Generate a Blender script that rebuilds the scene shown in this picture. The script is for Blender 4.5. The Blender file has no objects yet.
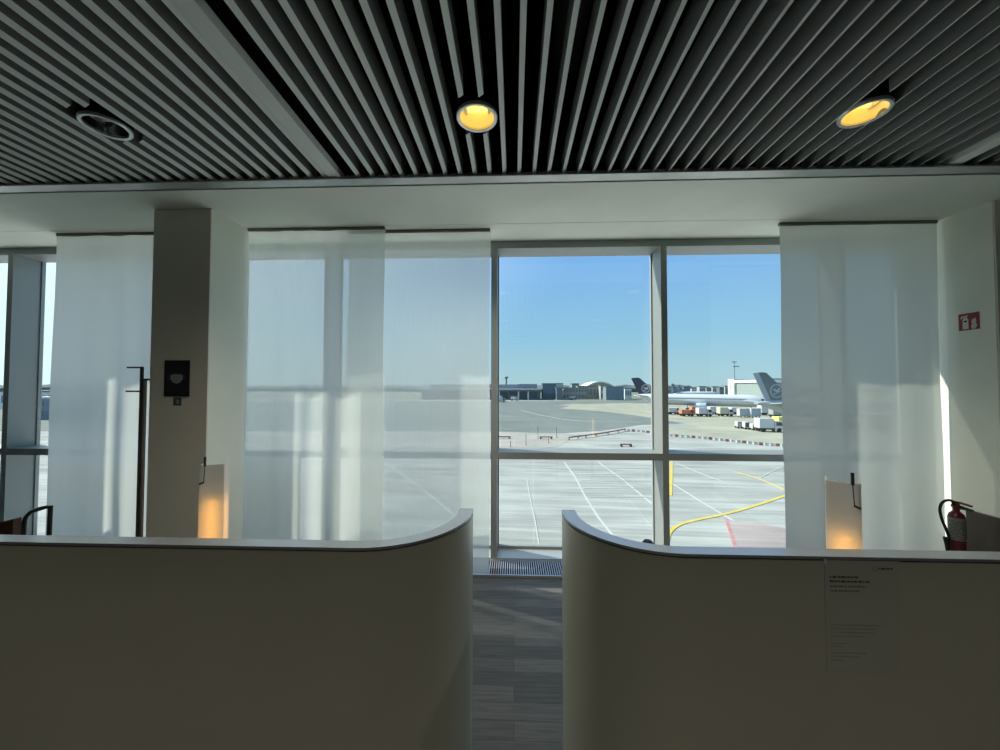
import bpy, bmesh, math, random
from mathutils import Vector, Matrix
random.seed(7)
C = bpy.context.scene
COL = C.collection
R = math.radians

# ------------------------------------------------------------------ camera
F, VX, VY, ROLL, H = 370.0, 514.0, 385.0, 0.001, 1.75
yaw = math.atan((VX - 500) / F)
pit = math.atan((VY - 375) / math.hypot(F, VX - 500))
fw = Vector((-math.sin(yaw), math.cos(yaw), 0)); rt = Vector((math.cos(yaw), math.sin(yaw), 0)); up = Vector((0, 0, 1))
fw, up = math.cos(pit) * fw + math.sin(pit) * up, math.cos(pit) * up - math.sin(pit) * fw
rt, up = math.cos(ROLL) * rt + math.sin(ROLL) * up, math.cos(ROLL) * up - math.sin(ROLL) * rt
CAM = Vector((0, 0, H))
cd = bpy.data.cameras.new('camera'); cam = bpy.data.objects.new('camera', cd); COL.objects.link(cam)
cam.matrix_world = Matrix(((rt.x, up.x, -fw.x, 0), (rt.y, up.y, -fw.y, 0), (rt.z, up.z, -fw.z, H), (0, 0, 0, 1)))
cd.sensor_width = 36; cd.lens = 36 * F / 1000; cd.clip_start = .02; cd.clip_end = 6000
C.camera = cam

def ray(px, py): return rt * ((px - 500) / F) - up * ((py - 375) / F) + fw
def at(px, py, Y):
    d = ray(px, py); return CAM + d * (Y / d.y)
def on_z(px, py, z):
    d = ray(px, py); return CAM + d * ((z - H) / d.z)
GZ = -7.25
def G(px, py, z=GZ): return on_z(px, py, z)

# ------------------------------------------------------------------ materials
def lin(r, g, b):
    f = lambda c: (c / 255) / 12.92 if c <= 10 else (((c / 255) + .055) / 1.055) ** 2.4
    return (f(r), f(g), f(b), 1)
MATS = {}
def mat(name, col, rough=.6, metal=0., noise=0., nscale=8., stretch=None, spec=.5, emis=None, es=0., bump=0.):
    if name in MATS: return MATS[name]
    m = bpy.data.materials.new(name); m.use_nodes = True
    nt = m.node_tree; b = nt.nodes['Principled BSDF']
    if len(col) == 3: col = (*col, 1)
    b.inputs['Base Color'].default_value = col
    b.inputs['Roughness'].default_value = rough; b.inputs['Metallic'].default_value = metal
    b.inputs['Specular IOR Level'].default_value = spec
    if noise or bump:
        tc = nt.nodes.new('ShaderNodeTexCoord'); mp = nt.nodes.new('ShaderNodeMapping'); n = nt.nodes.new('ShaderNodeTexNoise')
        n.inputs['Scale'].default_value = nscale; n.inputs['Detail'].default_value = 4
        if stretch: mp.inputs['Scale'].default_value = stretch
        nt.links.new(tc.outputs['Object'], mp.inputs[0]); nt.links.new(mp.outputs[0], n.inputs[0])
        if noise:
            rp = nt.nodes.new('ShaderNodeMapRange'); rp.inputs[1].default_value = .3; rp.inputs[2].default_value = .7
            rp.inputs[3].default_value = 1 - noise; rp.inputs[4].default_value = 1 + noise
            vm = nt.nodes.new('ShaderNodeVectorMath'); vm.operation = 'SCALE'; vm.inputs[0].default_value = col[:3]
            nt.links.new(n.outputs[0], rp.inputs[0]); nt.links.new(rp.outputs[0], vm.inputs['Scale']); nt.links.new(vm.outputs[0], b.inputs['Base Color'])
        if bump:
            bp = nt.nodes.new('ShaderNodeBump'); bp.inputs['Strength'].default_value = bump; bp.inputs['Distance'].default_value = .002
            nt.links.new(n.outputs[0], bp.inputs['Height']); nt.links.new(bp.outputs[0], b.inputs['Normal'])
    if emis:
        b.inputs['Emission Color'].default_value = (*emis[:3], 1); b.inputs['Emission Strength'].default_value = es
    MATS[name] = m; return m

def glass_mat():
    m = bpy.data.materials.new('window_glass'); m.use_nodes = True; nt = m.node_tree; nt.nodes.clear()
    o = nt.nodes.new('ShaderNodeOutputMaterial'); mx = nt.nodes.new('ShaderNodeMixShader')
    t = nt.nodes.new('ShaderNodeBsdfTransparent'); t.inputs[0].default_value = (.965, .992, .975, 1)
    g = nt.nodes.new('ShaderNodeBsdfGlossy'); g.inputs['Roughness'].default_value = 0
    lw = nt.nodes.new('ShaderNodeLayerWeight'); lw.inputs[0].default_value = .5
    pw = nt.nodes.new('ShaderNodeMath'); pw.operation = 'POWER'; pw.inputs[1].default_value = 5
    fr = nt.nodes.new('ShaderNodeMath'); fr.operation = 'MULTIPLY_ADD'; fr.inputs[1].default_value = .5; fr.inputs[2].default_value = .04
    nt.links.new(lw.outputs['Facing'], pw.inputs[0]); nt.links.new(pw.outputs[0], fr.inputs[0])
    nt.links.new(fr.outputs[0], mx.inputs[0]); nt.links.new(t.outputs[0], mx.inputs[1]); nt.links.new(g.outputs[0], mx.inputs[2])
    nt.links.new(mx.outputs[0], o.inputs[0]); return m

def sheer_mat(name, transp, col, tl=.6, weave=.05):
    m = bpy.data.materials.new(name); m.use_nodes = True; nt = m.node_tree; nt.nodes.clear(); N = nt.nodes.new; L = nt.links.new
    o = N('ShaderNodeOutputMaterial'); mx = N('ShaderNodeMixShader'); m2 = N('ShaderNodeMixShader')
    t = N('ShaderNodeBsdfTransparent'); d = N('ShaderNodeBsdfDiffuse'); s = N('ShaderNodeBsdfTranslucent')
    d.inputs[0].default_value = (*col, 1); s.inputs[0].default_value = (*col, 1)
    m2.inputs[0].default_value = tl
    tc = N('ShaderNodeTexCoord'); mp = N('ShaderNodeMapping'); mp.inputs['Scale'].default_value = (90, 90, 3)
    n = N('ShaderNodeTexNoise'); n.inputs['Scale'].default_value = 1.2; n.inputs['Detail'].default_value = 3
    mr = N('ShaderNodeMapRange'); mr.inputs[1].default_value = .3; mr.inputs[2].default_value = .7
    mr.inputs[3].default_value = 1 - transp - weave * transp; mr.inputs[4].default_value = 1 - transp + weave * transp
    L(tc.outputs['Object'], mp.inputs[0]); L(mp.outputs[0], n.inputs[0]); L(n.outputs[0], mr.inputs[0]); L(mr.outputs[0], mx.inputs[0])
    L(d.outputs[0], m2.inputs[1]); L(s.outputs[0], m2.inputs[2]); L(t.outputs[0], mx.inputs[1]); L(m2.outputs[0], mx.inputs[2]); L(mx.outputs[0], o.inputs[0])
    return m

def plank_mat():
    m = bpy.data.materials.new('dark_oak_planks'); m.use_nodes = True; nt = m.node_tree; N = nt.nodes.new; L = nt.links.new
    b = nt.nodes['Principled BSDF']; tc = N('ShaderNodeTexCoord')
    br = N('ShaderNodeTexBrick'); br.inputs['Scale'].default_value = 1; br.inputs['Brick Width'].default_value = 1.3; br.inputs['Row Height'].default_value = .11
    br.inputs['Mortar Size'].default_value = .0012; br.inputs['Color1'].default_value = (.066, .068, .062, 1); br.inputs['Color2'].default_value = (.128, .128, .118, 1); br.inputs['Mortar'].default_value = (.03, .03, .028, 1)
    br.offset = .37; L(tc.outputs['Object'], br.inputs[0])
    mp = N('ShaderNodeMapping'); mp.inputs['Scale'].default_value = (2.5, 38, 1); n = N('ShaderNodeTexNoise'); n.inputs['Scale'].default_value = 1.6; n.inputs['Detail'].default_value = 6
    L(tc.outputs['Object'], mp.inputs[0]); L(mp.outputs[0], n.inputs[0])
    mr = N('ShaderNodeMapRange'); mr.inputs[1].default_value = .3; mr.inputs[2].default_value = .7; mr.inputs[3].default_value = .7; mr.inputs[4].default_value = 1.25
    vm = N('ShaderNodeVectorMath'); vm.operation = 'SCALE'; L(br.outputs[0], vm.inputs[0]); L(n.outputs[0], mr.inputs[0]); L(mr.outputs[0], vm.inputs['Scale']); L(vm.outputs[0], b.inputs['Base Color'])
    b.inputs['Roughness'].default_value = .55; b.inputs['Specular IOR Level'].default_value = .35
    return m

def concrete_mat(name, c1, c2, joint, slab=7.5, streak=.14, rot=0.):
    m = bpy.data.materials.new(name); m.use_nodes = True; nt = m.node_tree; N = nt.nodes.new; L = nt.links.new
    b = nt.nodes['Principled BSDF']; tc = N('ShaderNodeTexCoord'); mp0 = N('ShaderNodeMapping'); mp0.inputs['Rotation'].default_value = (0, 0, rot)
    L(tc.outputs['Object'], mp0.inputs[0])
    br = N('ShaderNodeTexBrick'); br.offset = 0; br.inputs['Scale'].default_value = 1; br.inputs['Brick Width'].default_value = slab; br.inputs['Row Height'].default_value = slab * .8
    br.inputs['Mortar Size'].default_value = .045; br.inputs['Mortar Smooth'].default_value = .3
    br.inputs['Color1'].default_value = (*c1, 1); br.inputs['Color2'].default_value = (*c2, 1); br.inputs['Mortar'].default_value = (*joint, 1); L(mp0.outputs[0], br.inputs[0])
    sc = None
    for s, ns, lo, hi in (((.11, .7, 1), 1., 1 - streak, 1 + streak), ((.5, .5, 1), .35, .9, 1.1), ((.1, 3.2, 1), 1., 1 - streak * .7, 1 + streak * .7)):
        mp = N('ShaderNodeMapping'); mp.inputs['Scale'].default_value = s; n = N('ShaderNodeTexNoise'); n.inputs['Scale'].default_value = ns; n.inputs['Detail'].default_value = 6
        L(mp0.outputs[0], mp.inputs[0]); L(mp.outputs[0], n.inputs[0])
        mr = N('ShaderNodeMapRange'); mr.inputs[1].default_value = .33; mr.inputs[2].default_value = .67; mr.inputs[3].default_value = lo; mr.inputs[4].default_value = hi
        L(n.outputs[0], mr.inputs[0])
        if sc is None: sc = mr.outputs[0]
        else:
            mu = N('ShaderNodeMath'); mu.operation = 'MULTIPLY'; L(sc, mu.inputs[0]); L(mr.outputs[0], mu.inputs[1]); sc = mu.outputs[0]
    vm = N('ShaderNodeVectorMath'); vm.operation = 'SCALE'; L(br.outputs[0], vm.inputs[0]); L(sc, vm.inputs['Scale']); L(vm.outputs[0], b.inputs['Base Color'])
    b.inputs['Roughness'].default_value = .9; b.inputs['Specular IOR Level'].default_value = .1
    return m

def shade_mat():
    m = bpy.data.materials.new('frosted_shade'); m.use_nodes = True; nt = m.node_tree; nt.nodes.clear(); N = nt.nodes.new; L = nt.links.new
    o = N('ShaderNodeOutputMaterial'); mx = N('ShaderNodeMixShader'); d = N('ShaderNodeBsdfDiffuse'); t = N('ShaderNodeBsdfTranslucent')
    d.inputs[0].default_value = (.84, .84, .83, 1); t.inputs[0].default_value = (.86, .84, .80, 1); mx.inputs[0].default_value = .5
    L(d.outputs[0], mx.inputs[1]); L(t.outputs[0], mx.inputs[2]); L(mx.outputs[0], o.inputs[0]); return m

M_glass = glass_mat()
M_sheerC = sheer_mat('sheer_weave', .31, (.82, .86, .83), .58)
M_sheerB = sheer_mat('sheer_weave_lined', .25, (.82, .86, .83), .58)
M_sheerA = sheer_mat('dense_sheer_weave', .035, (.76, .79, .76), .58)
M_sheerD = sheer_mat('dense_blind_weave', .06, (.70, .735, .69), .38)
M_floor = plank_mat()
M_shade = shade_mat()
M_white = mat('white_plaster', (.86, .88, .79), .8, noise=.03, nscale=3)
M_col = mat('warm_grey_front', (.78, .735, .65), .7, noise=.03, nscale=3)
M_colw = M_white
M_frame = mat('grey_aluminium_frame', (.30, .325, .315), .45, .2)
M_frame_dark = mat('dark_gasket', (.04, .045, .045), .6)
M_trim = mat('brushed_aluminium_trim', (.50, .52, .50), .4, .5, noise=.05, nscale=5)
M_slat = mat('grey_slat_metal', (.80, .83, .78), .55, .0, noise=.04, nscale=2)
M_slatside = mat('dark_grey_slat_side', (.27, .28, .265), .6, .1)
M_black = mat('matt_black', (.006, .006, .006), .9, spec=.1)
M_void = mat('void_dark_paint', (.012, .012, .012), .9, spec=.1)
M_duct = mat('dark_duct_metal', (.05, .05, .05), .6, .3)
M_part = mat('cream_partition_laminate', (.56, .555, .455), .30, noise=.03, nscale=2, spec=.4)
M_cap = mat('grey_cap_rail', (.42, .45, .46), .22, .4)
M_joint = mat('dark_joint', (.02, .02, .018), .8)
M_back = mat('room_back_wall', (.80, .78, .72), .8)
M_grille = mat('grille_metal', (.55, .55, .58), .35, .6)
M_ring = mat('satin_silver', (.62, .64, .62), .3, .7)
M_refl = mat('mirror_reflector', (.16, .16, .155), .12, .9)
M_amber = mat('lit_lamp_glow', (.9, .8, .4), .4, emis=(1.0, .62, .14), es=.50)
M_amber_core = mat('lit_lamp_core', (.9, .8, .4), .4, emis=(1.0, .72, .24), es=1.0)
M_tube_off = mat('unlit_lamp_tube', (.88, .88, .86), .2)
M_darkmetal = mat('dark_bronze_metal', (.06, .058, .052), .4, .5)
M_leather = mat('brown_leather', (.10, .042, .022), .45, noise=.15, nscale=30)
M_darkwood = mat('dark_stained_wood', (.022, .016, .014), .4, noise=.2, nscale=12)
M_red = mat('red_enamel', (.12, .010, .016), .35)
M_redsign = mat('red_sign_face', (.30, .03, .03), .5)
M_white_print = mat('white_print', (.72, .70, .66), .6)
M_blackplate = mat('black_plate', (.008, .009, .011), .5)
M_greyprint = mat('grey_print', (.30, .31, .31), .6)
M_paper = mat('poster_paper', (.525, .53, .46), .6)
M_ink = mat('dark_ink', (.09, .09, .085), .6)
M_inkfaint = mat('faint_ink', (.36, .36, .32), .6)
M_rubber = mat('black_rubber', (.012, .012, .012), .6)
M_table = mat('pale_table_laminate', (.45, .43, .38), .5)
M_bulb = mat('warm_bulb', (1, .8, .5), .4, emis=(1, .56, .16), es=2.3)

# ------------------------------------------------------------------ mesh building
class MB:
    def __init__(s): s.v = []; s.f = []
    def add(s, verts, faces):
        n = len(s.v); s.v += [tuple(v) for v in verts]; s.f += [tuple(i + n for i in f) for f in faces]; return s
    def box(s, x0, x1, y0, y1, z0, z1, M=None):
        vs = [Vector(p) for p in ((x0, y0, z0), (x1, y0, z0), (x1, y1, z0), (x0, y1, z0), (x0, y0, z1), (x1, y0, z1), (x1, y1, z1), (x0, y1, z1))]
        if M: vs = [M @ v for v in vs]
        return s.add(vs, [(0, 3, 2, 1), (4, 5, 6, 7), (0, 1, 5, 4), (1, 2, 6, 5), (2, 3, 7, 6), (3, 0, 4, 7)])
    def cbox(s, x0, x1, y0, y1, z0, z1, c):      # box with chamfered vertical and horizontal edges
        bm = bmesh.new(); bmesh.ops.create_cube(bm, size=1)
        for v in bm.verts: v.co = Vector(((x0 + x1) / 2 + v.co.x * (x1 - x0), (y0 + y1) / 2 + v.co.y * (y1 - y0), (z0 + z1) / 2 + v.co.z * (z1 - z0)))
        bmesh.ops.bevel(bm, geom=bm.edges[:], offset=c, segments=2, affect='EDGES', profile=.5)
        bm.verts.index_update(); s.add([v.co.copy() for v in bm.verts], [[v.index for v in f.verts] for f in bm.faces]); bm.free(); return s
    def prism(s, poly, a0, a1, axis='y', M=None):  # poly in the two other axes (x,z) / (y,z) / (x,y), extruded a0..a1 along axis
        n = len(poly); out = []
        for a in (a0, a1):
            for p in poly:
                q = {'y': (p[0], a, p[1]), 'x': (a, p[0], p[1]), 'z': (p[0], p[1], a)}[axis]
                q = Vector(q); out.append(M @ q if M else q)
        return s.add(out, [tuple(range(n)), tuple(range(2 * n - 1, n - 1, -1))] + [(i, i + n, (i + 1) % n + n, (i + 1) % n) for i in range(n)])
    def lathe(s, prof, seg=32, c=(0, 0, 0), axis='z', M=None, closed=False, cap=True):
        out = []; n = len(prof)
        for k in range(seg):
            a = 2 * math.pi * k / seg
            for r, h in prof:
                x, y = r * math.cos(a), r * math.sin(a)
                q = Vector((x, y, h)) if axis == 'z' else (Vector((h, x, y)) if axis == 'x' else Vector((y, h, x)))
                q += Vector(c); out.append(M @ q if M else q)
        fs = []
        for k in range(seg):
            k2 = (k + 1) % seg
            for i in range(n - 1 if not closed else n):
                j = (i + 1) % n; fs.append((k * n + i, k2 * n + i, k2 * n + j, k * n + j))
        if not closed and cap:
            if prof[0][0] > 1e-6: fs.append(tuple(k * n for k in range(seg))[::-1])
            if prof[-1][0] > 1e-6: fs.append(tuple(k * n + n - 1 for k in range(seg)))
        return s.add(out, fs)
    def tube(s, pts, r, seg=10, rads=None):
        pts = [Vector(p) for p in pts]; n = len(pts); out = []; prev = None
        for i, p in enumerate(pts):
            t = (pts[min(i + 1, n - 1)] - pts[max(i - 1, 0)]).normalized()
            if prev is None:
                u = t.cross(Vector((0, 0, 1)))
                if u.length < 1e-3: u = t.cross(Vector((0, 1, 0)))
                u.normalize()
            else: u = (prev - t * prev.dot(t)).normalized()
            prev = u; w = t.cross(u); rr = rads[i] if rads else r
            for k in range(seg):
                a = 2 * math.pi * k / seg; out.append(p + (u * math.cos(a) + w * math.sin(a)) * rr)
        fs = [(i * seg + k, i * seg + (k + 1) % seg, (i + 1) * seg + (k + 1) % seg, (i + 1) * seg + k) for i in range(n - 1) for k in range(seg)]
        fs += [tuple(range(seg))[::-1], tuple((n - 1) * seg + k for k in range(seg))]
        return s.add(out, fs)
    def build(s, name, m, parent=None, smooth=True, loc=None):
        me = bpy.data.meshes.new(name); me.from_pydata(s.v, [], s.f); me.validate()
        bm = bmesh.new(); bm.from_mesh(me); bmesh.ops.remove_doubles(bm, verts=bm.verts, dist=1e-6)
        bmesh.ops.dissolve_degenerate(bm, edges=bm.edges, dist=1e-7); bmesh.ops.recalc_face_normals(bm, faces=bm.faces); bm.to_mesh(me); bm.free()
        if smooth:
            for p in me.polygons: p.use_smooth = True
            me.set_sharp_from_angle(angle=R(32))
        me.materials.append(m)
        o = bpy.data.objects.new(name, me); COL.objects.link(o)
        if parent: o.parent = parent
        if loc: o.location = loc
        return o

def tag(o, label=None, cat=None, group=None, kind=None):
    if label: o['label'] = label
    if cat: o['category'] = cat
    if group: o['group'] = group
    if kind: o['kind'] = kind
    return o
def thing(name, label, cat, loc=(0, 0, 0), rz=0., group=None, kind=None):
    o = bpy.data.objects.new(name, None); COL.objects.link(o); o.location = loc; o.rotation_euler = (0, 0, rz); o.empty_display_size = .1
    return tag(o, label, cat, group, kind)
def struct(name, mb, m, label=None, cat=None, smooth=False):
    return tag(mb.build(name, m, smooth=smooth), label, cat, kind='structure')
def copy_tree(o, parent=None):
    c = o.copy(); COL.objects.link(c)
    if parent: c.parent = parent
    for ch in list(o.children): copy_tree(ch, c)
    return c
def arc(cx, cy, r, a0, a1, n):
    return [(cx + r * math.cos(a0 + (a1 - a0) * i / n), cy + r * math.sin(a0 + (a1 - a0) * i / n)) for i in range(n + 1)]

# ================================================================== ROOM SHELL
XL, XR, YB = -9.0, 8.0, -7.5
ZC = H + 1.46                   # soffit / ceiling level by the window
ZS = H + 1.478                  # underside of the slats
YF, YG = 3.72, 3.97             # inner face of the frames, glass
YCUR = 3.38

struct('floor', MB().box(XL, XR, YB, 4.1, -.3, 0), M_floor, 'dark grey wood plank floor in the aisle', 'floor')
struct('ceiling', MB().box(XL - .3, XR + .3, YB - .3, 4.35, 4.25, 4.5), M_void, 'black void above the slatted ceiling', 'ceiling')
struct('wall_back', MB().box(XL - .3, XR + .3, YB - .3, YB, -.3, 4.25), M_back, 'plain wall behind the viewer', 'wall')
struct('wall_left', MB().box(XL - .3, XL, YB, 4.1, -.3, 4.25), M_back, 'plain side wall far to the left', 'wall')
struct('wall_right', MB().box(XR, XR + .3, YB, 4.1, -.3, 4.25), M_back, 'plain side wall far to the right', 'wall')
struct('wall_front', MB().box(XL, XR, 3.78, 4.0, ZC, 4.25), M_white, 'wall band above the window heads', 'wall')
struct('trim_1', MB().box(XL, XR, 2.652, 3.78, ZC, ZC + .09), M_white, 'smooth white soffit between slatted ceiling and window', 'soffit')
struct('trim_2', MB().box(XL, XR, 2.545, 2.632, ZC, ZC + .012), M_trim, 'thin metal edge strip along the front of the white soffit', 'trim')
struct('trim_3', MB().box(XL, XR, 2.664, 2.70, ZC + .09, 4.25), M_void, 'dark upstand closing the void above the soffit', 'wall')
struct('trim_4', MB().box(XL, XR, YF, 4.02, -.02, .032), M_trim, 'low metal window sill at floor level', 'sill')

# column with front panel darker and warmer than its white flank
cx0, cx1, cyf = on_z(152, 208, ZC).x, on_z(211, 208, ZC).x, 2.93
column = thing('column', 'square column with warm grey front and white sides left of the sheer curtains', 'column', ((cx0 + cx1) / 2, cyf, 0), kind='structure')
hw = (cx1 - cx0) / 2
MB().box(-hw, hw, .012, .45, 0, ZC).build('column_core', M_colw, column, smooth=False)
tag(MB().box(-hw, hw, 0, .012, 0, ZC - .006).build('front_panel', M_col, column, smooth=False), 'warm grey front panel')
# pier on the right
px0, pyf = 3.775, 3.02
pier = thing('wall_pier', 'white wall pier at the right edge carrying the red sign', 'wall', (px0, pyf, 0), kind='structure')
MB().box(0, .95, .012, .78, 0, ZC).build('pier_core', M_white, pier, smooth=False)
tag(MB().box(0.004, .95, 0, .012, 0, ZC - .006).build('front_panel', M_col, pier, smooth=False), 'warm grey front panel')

# ------------------------------------------------------------------ window wall
mx = [at(6.5, 375, YF).x, at(326, 375, YF).x, at(494, 375, YF).x, at(665, 375, YF).x]
mxs = [mx[0] - 3.36, mx[0] - 1.68, mx[0], (mx[0] + mx[1]) / 2, mx[1], mx[2], mx[3], mx[3] + 1.72, mx[3] + 3.44, mx[3] + 5.16]
mxs = [x for x in mxs if XL + .2 < x < XR - .2]
ZH = H + 1.387                    # underside of the head
mlabel = {0: 'deep grey window mullion between the panes left of the first sheer curtain', 1: 'grey window mullion seen through the double sheer curtain',
          2: 'slim grey mullion at the right edge of the wide sheer curtain', 3: 'grey mullion dividing the clear window, its left side sunlit'}
for x in mxs:
    j = [i for i in range(4) if abs(mx[i] - x) < 1e-4]
    t = thing('mullion', mlabel[j[0]] if j else 'grey window mullion hidden behind column or curtain', 'mullion', (x, YF, .032), group='window mullions', kind='structure')
    MB().box(-.030, .030, 0, .262, 0, ZC - .032).build('post', M_frame, t, smooth=False)
    MB().box(-.042, -.030, .235, .268, 0, ZH - .032).box(.030, .042, .235, .268, 0, ZH - .032).build('glazing_bead', M_frame, t, smooth=False)
edges = [XL] + mxs + [XR]
for i in range(len(edges) - 1):
    a, b = edges[i] + .031, edges[i + 1] - .031
    if i == 0: a = XL
    if i == len(edges) - 2: b = XR
    w = thing('window_%d' % (i + 1), 'window bay glazed above and below a grey transom', 'window', ((a + b) / 2, YF, 0), kind='structure')
    h = (b - a) / 2
    MB().box(-h, h, 0, .262, ZH, ZC).build('head_rail', M_frame, w, smooth=False)
    MB().box(-h, h, 0, .245, 1.008, 1.076).build('transom', M_frame, w, smooth=False)
    MB().box(-h, h, .215, .268, .032, .06).build('bottom_rail', M_frame, w, smooth=False)
    g = h - .026
    MB().box(-g, g, .245, .257, 1.04, ZH).build('pane', M_glass, w, smooth=False)
    MB().box(-g, g, .245, .257, .05, 1.04).build('pane', M_glass, w, smooth=False)

# printed dot grid on the lower pane behind the left sheer
xa, xb = at(238, 500, 4.06).x, at(298, 500, 4.06).x
zlo, zhi = 0., .98
scr = thing('perforated_screen', 'dotted perforated screen outside the glass behind the left sheer curtain', 'screen', (xa, 4.06, 0))
nx_, nz_ = 21, 30
grid = MB()
for i in range(nx_ + 1): grid.box((xb - xa) * i / nx_ - .0075, (xb - xa) * i / nx_ + .0075, 0, .004, zlo, zhi)
for j in range(nz_ + 1): grid.box(0, xb - xa, .0005, .0035, zlo + (zhi - zlo) * j / nz_ - .0075, zlo + (zhi - zlo) * j / nz_ + .0075)
grid.build('mesh_sheet', mat('dark_screen_metal', (.22, .24, .235), .6), scr, smooth=False)
MB().box(-.02, 0, -.01, .014, 0, zhi + .02).box(xb - xa, xb - xa + .02, -.01, .014, 0, zhi + .02).box(-.02, xb - xa + .02, -.01, .014, zhi, zhi + .02).build('frame', M_frame, scr, smooth=False)

# convector grille
gt = thing('floor_grille', 'long metal convector grille in the floor along the window', 'grille', (0, 3.42, 0), kind='structure')
MB().box(XL, XR, 0, .295, .0005, .004).build('tray', M_black, gt, smooth=False)
gb = MB()
x = -1.2
while x < 1.4:
    gb.box(x, x + .008, .008, .287, .004, .020); x += .021
gb.build('bars', M_grille, gt, smooth=False)
MB().box(XL, XR, -.006, .008, .0005, .021).box(XL, XR, .287, .298, .0005, .021).box(XL, -1.2, .008, .287, .004, .018).box(1.4, XR, .008, .287, .004, .018).build('rim', M_grille, gt, smooth=False)

# ================================================================== SLATTED CEILING
PITCH = .1036
PROF = [(0, 0), (.004, .0), (.026, .0145), (.026, .135), (.0, .135)]
DL = [(on_z(106, 127, ZS), .118), (on_z(477, 118, ZS), .118), (on_z(864.5, 113.5, ZS), .118)]
dlx = [d[0].x for d in DL]; DLY = 2.06
YS0, YS1 = -7.4, 2.602
first = on_z(354.5, 173.5, ZS).x
beamL = (on_z(325.5, 173.5, ZS).x, on_z(338, 173.5, ZS).x)
beamR = (on_z(934, 171, ZS).x, on_z(946.5, 171, ZS).x)
dly = [d[0].y for d in DL]
def slat_segments(x):
    segs = [(YS0, YS1)]
    for dx, dy0 in zip(dlx, dly):
        if -.0925 < x + .015 - dx < .0925:
            for cy in (dy0, dy0 - 2.6, dy0 - 5.2):
                out = []
                for a, b in segs:
                    lo, hi = cy - .148, cy + .135
                    if lo > a and hi < b: out += [(a, lo), (hi, b)]
                    else: out.append((a, b))
                segs = out
    return segs
def slat_bay(label, x0, n, tagname):
    bay = thing('slatted_ceiling_panel', label, 'ceiling panel', (x0, 0, ZS), group='slatted ceiling panels', kind='structure')
    for i in range(n):
        s = MB()
        for a, b in slat_segments(x0 + i * PITCH):
            s.prism([(i * PITCH + p[0], p[1]) for p in PROF], a, b, 'y')
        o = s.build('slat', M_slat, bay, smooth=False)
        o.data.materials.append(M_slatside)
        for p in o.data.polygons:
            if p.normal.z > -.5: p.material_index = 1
    cr = MB()
    for yy in (-6.5, -4.5, -2.5, -.7, 1.35):
        cr.box(0, n * PITCH, yy, yy + .04, .136, .165)
    cr.build('carrier_rail', M_void, bay, smooth=False)
nmid = int((beamR[0] - first) / PITCH - .1) + 1
slat_bay('middle bay of grey ceiling slats around the two lit downlights', first, nmid, 'mid')
xl = beamL[0] - .012 - .026
nl = int((xl - (XL + .1)) / PITCH)
slat_bay('left bay of grey ceiling slats around the unlit downlight', xl - (nl - 1) * PITCH, nl, 'left')
xr_ = beamR[1] + .085
nr = int((XR - .1 - xr_) / PITCH)
slat_bay('far right bay of grey ceiling slats beyond the flat beam', xr_, nr, 'right')
for (a, b), lb in ((beamL, 'broad flat grey ceiling beam left of the middle slats'), (beamR, 'broad flat grey ceiling beam at the upper right edge')):
    bt = thing('ceiling_beam', lb, 'beam', ((a + b) / 2, 0, ZS), group='flat ceiling beams', kind='structure')
    h = (b - a) / 2
    MB().box(-h, h, YS0, YS1, 0, .05).build('cover_plate', M_slat, bt, smooth=False)
    MB().box(-h + .01, h - .01, YS0, YS1, .05, .16).build('carrier', M_void, bt, smooth=False)
# service ducts in the void
dk = MB().lathe([(.10, -6.), (.10, 2.4)], 20, (0, 0, 0), 'y')
tag(dk.build('ventilation_duct', M_duct, loc=(.33, 0, 3.9)), 'dark round duct in the void above the middle slats', 'duct')
dk = MB().box(-3.5, 3.5, -.06, .06, 0, .08)
ctr = thing('cable_tray', 'dark cable tray crossing the void above the slats', 'cable tray', (0, 1.05, 3.70))
dk.build('tray', M_duct, ctr, smooth=False)
for hx in (-3, -1, 1, 3): MB().box(-.01, .01, -.01, .01, .08, .55).build('hanger', M_duct, ctr, smooth=False, loc=(hx, 0, 0))

# downlights
def downlight(label, x, y, lit, watts=38, beam=110):
    t = thing('downlight', label, 'ceiling light', (x, y, ZS), group='round ceiling downlights')
    MB().lathe([(.092, .006), (.096, -.004), (.110, -.006), (.114, .0), (.114, .012), (.092, .012)], 48, closed=True).build('trim_ring', M_ring, t)
    rf = MB().lathe([(.094, .0), (.086, .03), (.072, .07), (.05, .10), (.0, .105)], 40, cap=False).build('reflector', M_amber if lit else M_refl, t)
    for yy in (-.026, .026):
        tb = MB().lathe([(.0, -.056), (.011, -.054), (.0125, -.048), (.0125, .048), (.011, .054), (0, .056)], 14, (0, yy, .066), 'x')
        tb.build('lamp_tube', M_amber_core if lit else M_tube_off, rf)
    for hx in (-.074, .058): MB().box(hx, hx + .016, -.045, .045, .05, .08).build('lamp_holder', M_ring, rf, smooth=False)
    MB().lathe([(.112, .012), (.112, .16), (.0, .16)], 32, cap=False).build('housing', M_black, t)
    if lit:
        ld = bpy.data.lights.new('downlight_glow', 'SPOT'); ld.energy = watts; ld.color = (1, .92, .79); ld.spot_size = R(beam); ld.spot_blend = .8; ld.shadow_soft_size = .03
        lo = bpy.data.objects.new('downlight_glow', ld); COL.objects.link(lo); lo.parent = t; lo.location = (0, 0, -.012)
    return t
downlight('unlit round downlight with silver ring in the left slats', dlx[0], dly[0], False)
downlight('glowing amber round downlight in the middle of the slatted ceiling', dlx[1], dly[1], True, 112, 150)
downlight('glowing amber round downlight in the slats at upper right', dlx[2], dly[2], True, 28, 120)
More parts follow.
